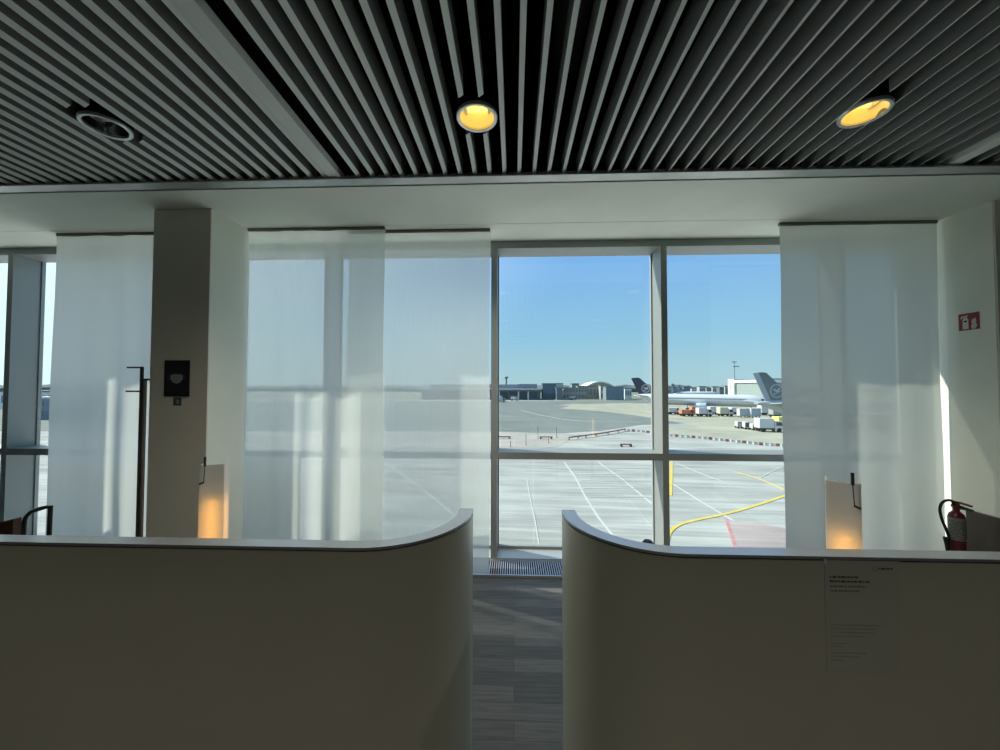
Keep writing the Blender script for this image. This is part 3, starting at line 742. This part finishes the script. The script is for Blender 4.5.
# dark red low barrier fence on the left part
fpts = [G(*p) for p in ((569, 440), (578, 438.8), (586, 437.8), (596, 436.3), (608, 434.5), (618, 432.6), (625, 431.2))]
ff = thing('barrier_fence', 'long low dark red barrier rail running across the apron', 'barrier', fpts[0])
fm = MB(); fm.tube([p - fpts[0] + Vector((0, 0, .42)) for p in fpts], .13, 6); fm.build('rail', M_br, ff)
for p in fpts: MB().box(-.08, .08, -.08, .08, 0, .42).build('foot', M_br, ff, smooth=False, loc=p - fpts[0])
for lbl, px, py, L in (('short dark red barrier rail at the left edge of the clear window', 503, 438.7, 2.6), ('short dark red barrier rail beside the sign posts on the apron', 546, 438.9, 2.2), ('small dark barrier lying alone on the pale apron beneath the long rail', 626, 446.5, 1.7)):
    p = G(px, py); t = thing('barrier_rail', lbl, 'barrier', p)
    MB().box(-L / 2, L / 2, -.08, .08, .25, .42).build('rail', M_br, t, smooth=False)
    for s in (-1, 1): MB().box(-.1, .1, -.3, .3, 0, .25).build('foot', M_rubber, t, smooth=False, loc=(s * L * .4, 0, 0))
for lbl, px, py, hh in (('thin apron marker post in front of the taxiway, left of a red rail', 510.5, 447, .9), ('tall thin signal post at the taxiway edge', 526, 445, 1.6), ('thin marker post right behind the short red rail', 548.5, 443, 1.0), ('tall thin post standing behind the short red rail', 538, 438.2, 2.1), ('thin marker post between the red rails', 556.5, 437.5, 1.8)):
    p = G(px, py); t = thing('marker_post', lbl, 'post', p, group='apron marker posts')
    MB().lathe([(0, .06), (.035, .06), (.035, hh), (0, hh)], 10).build('pole', M_darkmetal, t); MB().lathe([(0, 0), (.25, 0), (.2, .06), (0, .06)], 14).build('foot', M_br, t)

# ---- aircraft
M_plane = mat('white_aircraft_paint', (0.554, 0.588, 0.605), .3); M_belly = mat('grey_aircraft_belly', (.36, .40, .41), .4)
M_navy = mat('navy_tail_paint', (.022, .030, .06), .35); M_navy_glare = mat('glare_greyed_navy_paint', (.10, .14, .15), .45)  # second fin: navy greyed by glare mixed into its colour
M_rud = mat('pale_rudder_paint', (.33, .36, .40), .4); M_eng = mat('engine_cowl', (.40, .48, .55), .3); M_win = mat('cabin_window_dark', (.03, .04, .05), .2)
M_tyre = mat('tyre', (.01, .01, .01), .8); M_logo = mat('pale_logo_paint', (.42, .46, .46), .5)
def airliner(label, tail, nose_dir, L, finm, fus_m, group):
    ang = math.atan2(nose_dir.y, nose_dir.x)
    t = thing('airliner', label, 'airplane', (tail.x, tail.y, GZ), ang, group)
    r = 2.0; zc0 = 3.9
    st_ = [(0, .12, 5.05), (1.2, .55, 4.95), (3.5, 1.1, 4.65), (6.5, 1.65, 4.25), (9.5, 1.95, 3.98), (12, 2, 3.9), (L - 6, 2, 3.9), (L - 4, 1.9, 3.85), (L - 2.4, 1.62, 3.7), (L - 1.2, 1.2, 3.52), (L - .4, .65, 3.38), (L, .08, 3.3)]
    seg = 24; vs = []; fs = []
    for x, rr, z in st_:
        for k in range(seg):
            a = 2 * math.pi * k / seg; vs.append((x, rr * math.cos(a), z + rr * math.sin(a)))
    for i in range(len(st_) - 1):
        for k in range(seg): fs.append((i * seg + k, i * seg + (k + 1) % seg, (i + 1) * seg + (k + 1) % seg, (i + 1) * seg + k))
    fs += [tuple(range(seg)), tuple((len(st_) - 1) * seg + k for k in range(seg))]
    fu = MB().add(vs, fs).build('fuselage', fus_m, t)
    fu.data.materials.append(M_belly)
    for p in fu.data.polygons:
        if p.center.z < 2.75 and p.normal.z < -.3: p.material_index = 1
    wd = MB()
    for s in (-1, 1):
        x = 9.5
        while x < L - 6.5:
            wd.box(x, x + .28, s * 1.93 - .06, s * 1.93 + .06, 4.25, 4.6); x += .55
        MB().box(L - 2.3, L - 1.5, s * 1.30 - .2, s * 1.30 + .1, 4.15, 4.6).build('cockpit_window', M_win, fu, smooth=False)
    wd.build('cabin_windows', M_win, fu, smooth=False)
    fin = MB().prism([(3.3, 5.2), (9.6, 5.6), (8.2, 6.2), (2.1, 11.7), (1.3, 11.85), (.3, 11.8)], -.16, .16, 'y'); fno = fin.build('tail_fin', finm, t, smooth=False)
    MB().prism([(2.0, 5.2), (3.3, 5.2), (.3, 11.8), (-1.0, 11.6)], -.09, .09, 'y').build('rudder', M_rud if finm is M_navy_glare else finm, fno, smooth=False)
    lg = MB()
    for s in (-1, 1):
        c = (4.35, 7.75); ro, ri = 1.5, 1.32; poly = []
        n = 28
        for k in range(n):
            a0, a1 = 2 * math.pi * k / n, 2 * math.pi * (k + 1) / n
            lg.prism([(c[0] + ri * math.cos(a0), c[1] + ri * math.sin(a0)), (c[0] + ro * math.cos(a0), c[1] + ro * math.sin(a0)), (c[0] + ro * math.cos(a1), c[1] + ro * math.sin(a1)), (c[0] + ri * math.cos(a1), c[1] + ri * math.sin(a1))], s * .16, s * .19, 'y')
        # bird in flight
        for pl in ([(-1.0, .45), (-.35, .38), (.15, .0), (.5, -.25), (.25, -.38), (-.25, -.1), (-.7, .22)], [(.0, .1), (.45, .5), (1.05, .75), (.75, .35), (.4, .0)], [(.1, -.1), (.55, -.05), (1.1, .1), (.8, -.2), (.45, -.35)], [(-1.0, -.75), (-.5, -.6), (.3, -.3), (.1, -.5), (-.5, -.8)]):
            lg.prism([(c[0] + x, c[1] + z) for x, z in pl], s * .16, s * .19, 'y')
    lg.build('tail_emblem', M_logo, fno, smooth=False)
    for s in (-1, 1):
        vs = [(2.2, s * .6, 5.0), (5.6, s * .9, 4.9), (3.0, s * 6.2, 5.5), (1.6, s * 6.2, 5.5)]
        MB().add([(a, b_, c_ + d) for d in (-.09, .09) for a, b_, c_ in vs], [(0, 1, 2, 3), (4, 5, 6, 7), (0, 1, 5, 4), (1, 2, 6, 5), (2, 3, 7, 6), (3, 0, 4, 7)]).build('stabilizer', fus_m, t, smooth=False)
        x0 = L * .44
        vs = [(x0 - 1, s * 1.6, 2.9), (x0 + 6.2, s * 1.6, 2.8), (x0 + 2.2, s * 6.5, 3.3), (x0 - 3.4, s * 16.8, 4.2), (x0 - 4.8, s * 16.8, 4.2), (x0 - 1.0, s * 6.5, 3.3)]
        wno = MB().add([(a, b_, c_ + d) for d in (-.2, .2) for a, b_, c_ in vs], [(0, 1, 2, 5), (2, 3, 4, 5), (6, 7, 8, 11), (8, 9, 10, 11)] + [(i, (i + 1) % 6, (i + 1) % 6 + 6, i + 6) for i in range(6)]).build('wing', fus_m, t, smooth=False)
        e = MB().lathe([(0, -.9), (.45, -1.2), (.75, -.2), (1.12, .6), (1.2, 1.6), (1.1, 3.1), (.98, 3.25), (.9, 2.9), (0, 2.7)], 22, (x0 + 3.0, s * 5.75, 1.95), 'x')
        e.build('engine', M_eng, wno)
        MB().prism([(x0 - .3 + 2, 2.9), (x0 + 5.2, 2.9), (x0 + 4.5, 3.25), (x0 + .5, 3.25)], s * 5.75 - .12, s * 5.75 + .12, 'y').build('pylon', fus_m, wno, smooth=False)
        mg = MB().tube([(x0 + .2, s * 3.7, 3), (x0 + .2, s * 3.7, .7)], .18, 8); mgo = mg.build('landing_leg', M_belly, t)
        w_ = MB()
        for q in (-.45, .45): w_.lathe([(0, -.2), (.45, -.2), (.58, -.1), (.58, .1), (.45, .2), (0, .2)], 16, (x0 + .2, s * 3.7 + q, .58), 'y')
        w_.build('wheels', M_tyre, mgo)
    MB().tube([(L - 5, 0, 2.4), (L - 5, 0, .5)], .12, 8).build('landing_leg', M_belly, t)
    MB().lathe([(0, -.25), (.3, -.25), (.38, 0), (.3, .25), (0, .25)], 14, (L - 5, 0, .38), 'y').build('wheels', M_tyre, t)
    return t
ta = at(634, 400, 143); na = at(770, 400, 121)
d = na - ta; d.z = 0; airliner('long white airliner with navy tail parked beyond the mullion', ta, d.normalized(), d.length, M_navy, M_plane, 'parked airliners')
tb = at(757.5, 400, 83); airliner('nearer airliner, only its grey tail with round emblem showing beside the right curtain', tb, Vector((1, .12, 0)).normalized(), 40, M_navy_glare, M_belly, 'parked airliners')

# ---- vehicles
PALW = mat('white_vehicle_paint', (0.588, 0.588, 0.571), .4); PALO = mat('orange_vehicle_paint', (.55, .22, .12), .5); PALY = mat('yellow_vehicle_paint', (.70, .66, .18), .5)
PALG = mat('grey_vehicle_paint', (.30, .33, .33), .5); PALB = mat('blue_grey_container', (.36, .45, .50), .5); PALS = mat('sandy_container', (.52, .50, .38), .6)
def wheel_set(t, xs, y, r):
    for x in xs:
        for s in (-1, 1): MB().lathe([(0, -.12), (r * .8, -.12), (r, -.06), (r, .06), (r * .8, .12), (0, .12)], 14, (0, 0, 0), 'y').build('wheel', M_tyre, t, loc=(x, s * y, r))
def truck(label, px, py, L, hh, m, m2=None, ang=0., kind='truck'):
    p = G(px, py); t = thing('service_' + kind, label, 'truck' if kind == 'truck' else kind, p, ang)
    w = 2.1; cb = min(1.7, L * .35)
    MB().box(-L / 2, L / 2, -w / 2 + .15, w / 2 - .15, .45, .75).build('chassis', M_tyre, t, smooth=False)
    MB().cbox(-L / 2, L / 2 - cb - .12, -w / 2, w / 2, .75, hh, .06).build('cargo_box', m, t, smooth=False)
    x1 = L / 2; x0 = x1 - cb; ch_ = min(hh, 2.1)
    cbo = MB().prism([(x0, .5), (x1, .5), (x1, ch_ * .55), (x1 - .35, ch_), (x0, ch_)], -w / 2 + .05, w / 2 - .05, 'y').build('cab', m2 or PALW, t, smooth=False)
    MB().prism([(x0 + .25, ch_ * .6), (x1 - .12, ch_ * .6), (x1 - .36, ch_ * .93), (x0 + .25, ch_ * .93)], -w / 2 + .03, w / 2 - .03, 'y').build('cab_windows', M_win, cbo, smooth=False)
    wheel_set(t, (-L * .32, L * .33), w / 2 - .12, .42)
    return t
def cart(label, px, py, L, hh, m, ang=0.):
    p = G(px, py); t = thing('baggage_cart', label, 'cart', p, ang); w = 1.5
    MB().box(-L / 2, L / 2, -w / 2, w / 2, .38, .52).box(L / 2, L / 2 + .1, -.05, .05, .40, .48).build('bed', PALG, t, smooth=False)
    MB().cbox(-L / 2 + .1, L / 2 - .1, -w / 2 + .05, w / 2 - .05, .52, hh, .05).build('load', m, t, smooth=False)
    MB().box(-L / 2, -L / 2 + .06, -w / 2, w / 2, .52, hh + .2).box(L / 2 - .06, L / 2, -w / 2, w / 2, .52, hh + .2).box(-L / 2, L / 2, -w / 2, w / 2, hh + .16, hh + .22).build('canopy_frame', PALW, t, smooth=False)
    wheel_set(t, (-L * .34, L * .34), w / 2 - .1, .19)
    return t
truck('small white van at the far left of the row beneath the airliner', 673, 414.4, 3.4, 2.1, PALW)
truck('small orange truck under the middle of the long airliner', 686.5, 416.2, 3.6, 1.9, PALO, PALO)
truck('reddish service truck beside the airliner engine, left of a white one', 695.5, 414.5, 3.0, 2.4, PALO, PALO)
truck('tall white service truck by the airliner engine', 704, 416.4, 3.8, 2.5, PALW)
truck('smaller white service truck just right of the tall white one', 714, 414.6, 3.2, 2.5, PALW)
truck('white truck with sandy box under the airliner nose section', 725, 416.2, 3.8, 2.6, PALS)
truck('low white and sandy van right of the sandy box truck', 734.5, 414.3, 2.8, 2.2, PALW, PALS)
cart('blue-grey container on a dolly under the airliner nose', 743, 417.3, 2.6, 2.3, PALB)
cart('long pale container on a dolly below the airliner nose', 754.5, 417.6, 2.6, 2.4, PALB)
truck('pale van below the grey tailed airliner', 764.5, 415.2, 3.0, 2.9, PALW, PALS)
truck('white stair truck at the right edge under the grey tailed airliner', 777, 417.2, 3.4, 3.0, PALG)
cart('first empty baggage cart, leftmost of the row by the white ground truck', 738.5, 428.2, .9, 1.2, PALG, R(-10))
cart('second baggage cart with dark load in the row by the white truck', 746, 429.2, .9, 1.3, M_win, R(-10))
cart('third baggage cart next to the white truck', 753.5, 430.2, .9, 1.1, PALG, R(-10))
truck('white baggage loader truck with dark windows in front of the yellow one', 768.5, 431.6, 4.2, 2.6, PALW, None, R(-6))
truck('yellow truck half hidden at the right curtain edge', 784, 429.4, 3.4, 2.6, PALY, PALY)
truck('white truck on the apron at the left of the clear window, before the terminal', 500, 402.2, 6, 3.2, PALW)
truck('small white van parked before the terminal columns', 514.5, 400.6, 4.5, 2.2, PALW)
truck('tiny white car parked before the brown building', 573, 399.6, 4.5, 1.8, PALW)

# ---- buildings
M_b1 = mat('pale_concrete_wall', (.42, .44, .42), .8); M_b2 = mat('hazed_slate_cladding', (.14, .18, .20), .7); M_b3 = mat('beige_brick', (.40, .36, .28), .85, noise=.1, nscale=.5)  # far wall tones lightened, distance haze put into the colours
M_b4 = mat('blue_grey_cladding', (.20, .25, .28), .7); M_b5 = mat('white_cladding', (.72, .73, .70), .6); M_b6 = mat('grey_green_cladding', (.26, .32, .30), .7); M_bglass = mat('blue_facade_glass', (.14, .20, .27), .2)
M_broof = mat('dark_roof_felt', (.16, .17, .17), .9)
def bld(name, label, px0_, px1_, ytop, Y, depth, m, rows=0, cols=0, roof=M_broof, ybot=None):
    a, b_ = at(px0_, ytop, Y), at(px1_, ytop, Y)
    t = thing(name, label, 'building', ((a.x + b_.x) / 2, Y, GZ)); w = (b_.x - a.x) / 2; hh = a.z - GZ
    MB().box(-w, w, 0, depth, 0, hh).build('walls', m, t, smooth=False)
    MB().box(-w - .2, w + .2, -.2, depth + .2, hh, hh + .5).build('roof', roof, t, smooth=False)
    for r in range(rows):
        for c in range(cols):
            cw = 2 * w / cols; z0 = hh * (r + .35) / rows
            MB().box(-w + cw * (c + .2), -w + cw * (c + .8), -.12, .05, z0, z0 + hh / rows * .45).build('window', M_bglass, t, smooth=False)
    return t
# terminal with colonnade
Yt = 228
a, b_ = at(420, 388.5, Yt), at(541, 388.5, Yt)
tm = thing('terminal', 'long low terminal with flat roof on columns at the left of the clear window', 'building', (a.x, Yt, GZ)); W = b_.x - a.x; hh = a.z - GZ
MB().box(-.5, W + .5, -3, 18, hh - 1.6, hh).build('roof', M_broof, tm, smooth=False)
MB().box(-.3, W + .3, -3.1, -2.9, hh - .5, hh + .1).build('fascia', M_b5, tm, smooth=False)
MB().box(0, W, 4, 17, 0, hh - 1.6).build('glass_wall', M_bglass, tm, smooth=False)
for k in range(13): MB().box(-.45, .45, -.45, .45, 0, hh - 1.6).build('pillar', M_b5 if k % 3 else M_b2, tm, smooth=False, loc=(2 + (W - 4) * k / 12, -1.5, 0))
MB().box(4, W - 6, 6, 16, hh, hh + 2.6).build('upper_floor', M_b1, tm, smooth=False)
MB().box(W - 14, W - 2, 5.5, 15, hh, hh + 2.9).build('plant_room', mat('mauve_cladding', (.36, .33, .36), .8), tm, smooth=False)
bld('office_block', 'dark slate block rising right of the low terminal', 542.5, 556, 384, 234, 10, M_b2, 1, 5)
bld('office_block', 'lower dark slate wing beside the brown building', 556.6, 562.5, 388.6, 226, 6, M_b2, 1, 3)
bld('warehouse', 'pale beige building in the middle of the far side', 563.3, 587, 388.3, 238, 6, M_b3, 2, 8)
bld('warehouse', 'taller beige building left of the arched white roof end', 578, 600, 386.6, 247, 8, M_b3, 1, 6)
bld('office_block', 'pale bluish block behind the dark slate block', 556, 563, 383.8, 262, 6, M_b1, 1, 3)
bld('office_block', 'small dark topped block behind the beige building', 572, 579, 384, 270, 12, M_b4, 1, 3)
bld('office_block', 'light glassy block right of the beige building', 600.6, 605.6, 386, 240, 6, M_b1, 2, 2)
bld('warehouse', 'blue grey shed left of the airliner tail', 606, 624.0, 387.3, 226, 8, M_b4, 1, 4)
bld('warehouse', 'small white building directly left of the airliner tail', 624.8, 631.5, 388.5, 236, 8, M_b5, 1, 3)
# arched hall
a, b_ = at(587, 386, 300), at(614, 386, 300); w = (b_.x - a.x) / 2; hh = a.z - GZ
hl = thing('arched_hall', 'large hall with curved white roof on the far side', 'building', ((a.x + b_.x) / 2, 300, GZ))
rise = at(600, 381.4, 300).z - at(600, 386, 300).z
po = [(-w + 2 * w * i / 20, hh + rise * (1 - (2 * i / 20 - 1) ** 2)) for i in range(21)]
MB().prism(po + [(p[0], p[1] - .9) for p in po[::-1]], 0, 30, 'y').build('curved_roof', M_b5, hl)
MB().prism([(p[0] * .97, p[1] - .9) for p in po] + [(w * .97, 0), (-w * .97, 0)], .6, 29, 'y').build('walls', M_b3, hl)
# control tower mast
p = at(506.3, 385, 380); tw = thing('control_tower', 'slim far tower with a flat round top above the terminal', 'tower', (p.x, 380, GZ)); ht = at(506, 376.4, 380).z - GZ
MB().lathe([(0, 0), (.95, 0), (.7, ht - 2.5), (0, ht - 2.5)], 14).build('shaft', M_b2, tw)
MB().lathe([(0, ht - 2.6), (1.2, ht - 2.4), (2.1, ht - 1.3), (2.1, ht - .7), (1.3, ht), (0, ht)], 18).build('cabin', M_b4, tw)
# hangar right
Yh = 196; a = at(736, 379.6, Yh); b_ = at(751, 379.6, Yh); hg = thing('hangar', 'grey-green hangar with white end wall behind the airliners', 'building', (a.x, Yh, GZ)); W = b_.x - a.x; hh = a.z - GZ
tag(MB().box(-.5, 0, 0, 6.4, 0, hh + .3).build('end_wall', M_b5, hg, smooth=False), 'white end wall')
MB().box(0, W, 0, 6.4, 0, hh - .2).build('hall', M_b6, hg, smooth=False)
MB().box(-.2, W, .1, 6.3, hh - .2, hh).build('roof', M_broof, hg, smooth=False)
tag(MB().prism([(W * .95, hh), (W * 1.16, hh), (W * 1.16, 0), (W * 1.08, 0)], -.6, 0, 'y').build('buttress', M_b5, hg, smooth=False), 'white slanted buttress')
for k in range(2): MB().box(-.62, -.45, 1.5 + 2 * k, 2.4 + 2 * k, hh * .55, hh * .8).build('window', M_b3, hg, smooth=False)
p = at(734.6, 380, 188); ml_ = thing('light_mast', 'tall thin floodlight mast above the hangar', 'mast', (p.x, 188, GZ)); ht = at(735, 361.5, 188).z - GZ
MB().lathe([(0, 0), (.32, 0), (.16, ht), (0, ht)], 10).build('pole', M_b4, ml_)
for dz_, ww, ox in ((0, 1.1, -.1), (-2.2, 1.5, .8)): MB().box(ox - ww, ox + ww, -.25, .25, ht + dz_ - .45, ht + dz_).build('floodlight_bar', M_b4, ml_, smooth=False)
a = at(768, 379.6, 160); b_ = at(800, 379.6, 160); tr = thing('terminal_wing', 'pale roofed building behind the grey airliner tail', 'building', (a.x, 160, GZ)); W = b_.x - a.x; hh = a.z - GZ
MB().box(0, W, .5, 22, 0, hh - 1.2).build('walls', M_b6, tr, smooth=False)
MB().box(-.6, W + .6, 0, 23, hh - 1.2, hh).build('roof', M_b5, tr, smooth=False)
MB().box(2, W, 4, 18, hh, hh + .6).build('roof_upstand', M_b2, tr, smooth=False)
# low far blocks between mullion and hangar
cols_ = [M_b1, M_b4, M_b5, M_b1, M_b3, M_b1, M_b2, M_b1]
names_ = ['pale', 'blue grey', 'white', 'light grey', 'sandy', 'pale grey', 'slate', 'cream']
xs_ = [666, 683, 691, 699, 706, 712, 719, 724.5, 729]
for k in range(8):
    bld('far_block', '%s low block in the distance above the airliner fuselage, number %s from the mullion' % (names_[k], ['one', 'two', 'three', 'four', 'five', 'six', 'seven', 'eight'][k]), xs_[k] + .5, xs_[k + 1] - .5, [387.6, 387.2, 388.6, 386.8, 388.2, 386.9, 387.8, 386.3][k], 275 + 8 * (k % 3), 4, cols_[k], 1, 3)
for k, (px, lb) in enumerate(((675.5, 'small distant tail fin nearest the mullion'), (681.5, 'second small distant tail fin from the mullion'))):
    p = at(px, 392, 240 + 15 * k); s = thing('parked_jet', lb + ', above the white fuselage', 'airplane', (p.x, 240 + 15 * k, GZ))
    MB().prism([(-1.5, 4.5), (2.5, 4.5), (-1.2, 10.0 - k), (-2.6, 10.0 - k)], -.2, .2, 'y').build('tail_fin', M_b4, s, smooth=False)
    MB().lathe([(0, -3), (1.2, 0), (1.8, 4), (1.8, 20), (1.2, 23), (0, 25)], 16, (0, 0, 3), 'x').build('fuselage', M_plane, s)
    for q in (4, 18): MB().tube([(q, 0, 2), (q, 0, 0)], .3, 8).build('landing_leg', M_belly, s)
# left window view
bld('annex_building', 'blue-grey low building seen through the far left window', 20, 62, 399, 92, 14, M_b4, 2, 5, M_b1)
bld('annex_building', 'pale building behind the blue-grey one in the far left window', 0, 75, 392, 130, 14, M_b5, 1, 8)
# trees on the horizon
M_tree = mat('hazed_foliage', (.16, .20, .19), .9, noise=.3, nscale=.1)  # foliage colour paled and blued to carry distance haze
tl = MB(); rnd = random.Random(3); vs = []; fs = []; n = 420
for i in range(n + 1):
    x = -1000 + 2000 * i / n; hgt = 8.6 + 1.4 * math.sin(i * .21) * math.sin(i * .053 + 1) + rnd.uniform(-1.1, 1.1)
    for y, z in ((0, 0), (-2, hgt * .55), (3, hgt), (10, hgt * .8), (14, 0)): vs.append((x, y + rnd.uniform(-1, 1), max(0, z)))
for i in range(n):
    for j in range(4): fs.append((i * 5 + j, (i + 1) * 5 + j, (i + 1) * 5 + j + 1, i * 5 + j + 1))
o = tl.add(vs, fs).build('tree_belt', M_tree, loc=(0, 480, GZ)); tag(o, 'dark belt of trees along the far horizon', 'trees', kind='stuff')

# ================================================================== LIGHT
w = bpy.data.worlds.new('sky'); C.world = w; w.use_nodes = True; nt = w.node_tree; nt.nodes.clear(); N = nt.nodes.new; Lk = nt.links.new
SUN = Vector((-2.45, 1.0, 2.3)).normalized()
out = N('ShaderNodeOutputWorld'); bg = N('ShaderNodeBackground'); tc = N('ShaderNodeTexCoord'); sp = N('ShaderNodeSeparateXYZ'); cr = N('ShaderNodeValToRGB')
Lk(tc.outputs['Generated'], sp.inputs[0]); Lk(sp.outputs['Z'], cr.inputs[0])
E_ = cr.color_ramp.elements
E_[0].position = 0; E_[0].color = (.42, .63, .72, 1); E_[1].position = 1; E_[1].color = (.10, .26, .62, 1)
for pos, c in ((.03, (.41, .63, .735)), (.12, (.31, .58, .79)), (.33, (.205, .455, .87))):
    e = E_.new(pos); e.color = (*c, 1)
dt = N('ShaderNodeVectorMath'); dt.operation = 'DOT_PRODUCT'; dt.inputs[1].default_value = SUN; Lk(tc.outputs['Generated'], dt.inputs[0])
mr = N('ShaderNodeMapRange'); mr.inputs[1].default_value = .35; mr.inputs[2].default_value = 1; mr.inputs[3].default_value = 0; mr.inputs[4].default_value = 1; Lk(dt.outputs['Value'], mr.inputs[0])
pw = N('ShaderNodeMath'); pw.operation = 'POWER'; pw.inputs[1].default_value = 1.6; Lk(mr.outputs[0], pw.inputs[0])
gl = N('ShaderNodeVectorMath'); gl.operation = 'SCALE'; gl.inputs[0].default_value = (.95, .95, .85); Lk(pw.outputs[0], gl.inputs['Scale'])
ad = N('ShaderNodeVectorMath'); ad.operation = 'ADD'; Lk(cr.outputs[0], ad.inputs[0]); Lk(gl.outputs[0], ad.inputs[1])
Lk(ad.outputs[0], bg.inputs[0]); bg.inputs[1].default_value = 1.0; Lk(bg.outputs[0], out.inputs[0])
sd = bpy.data.lights.new('sun', 'SUN'); sd.energy = 6.8; sd.angle = R(.6); sd.color = (1, .95, .86)
so = bpy.data.objects.new('sun', sd); COL.objects.link(so); so.rotation_euler = SUN.to_track_quat('Z', 'Y').to_euler(); so.location = (-20, 10, 30)

C.view_settings.view_transform = 'Standard'; C.view_settings.look = 'None'; C.view_settings.exposure = .12; C.view_settings.gamma = 1; C.view_settings.use_curve_mapping = False
C.cycles.use_denoising = True; C.cycles.max_bounces = 14; C.cycles.diffuse_bounces = 7; C.cycles.transparent_max_bounces = 24; C.cycles.transmission_bounces = 8; C.cycles.glossy_bounces = 4
C.cycles.sample_clamp_indirect = 6; C.cycles.caustics_reflective = False; C.cycles.caustics_refractive = False
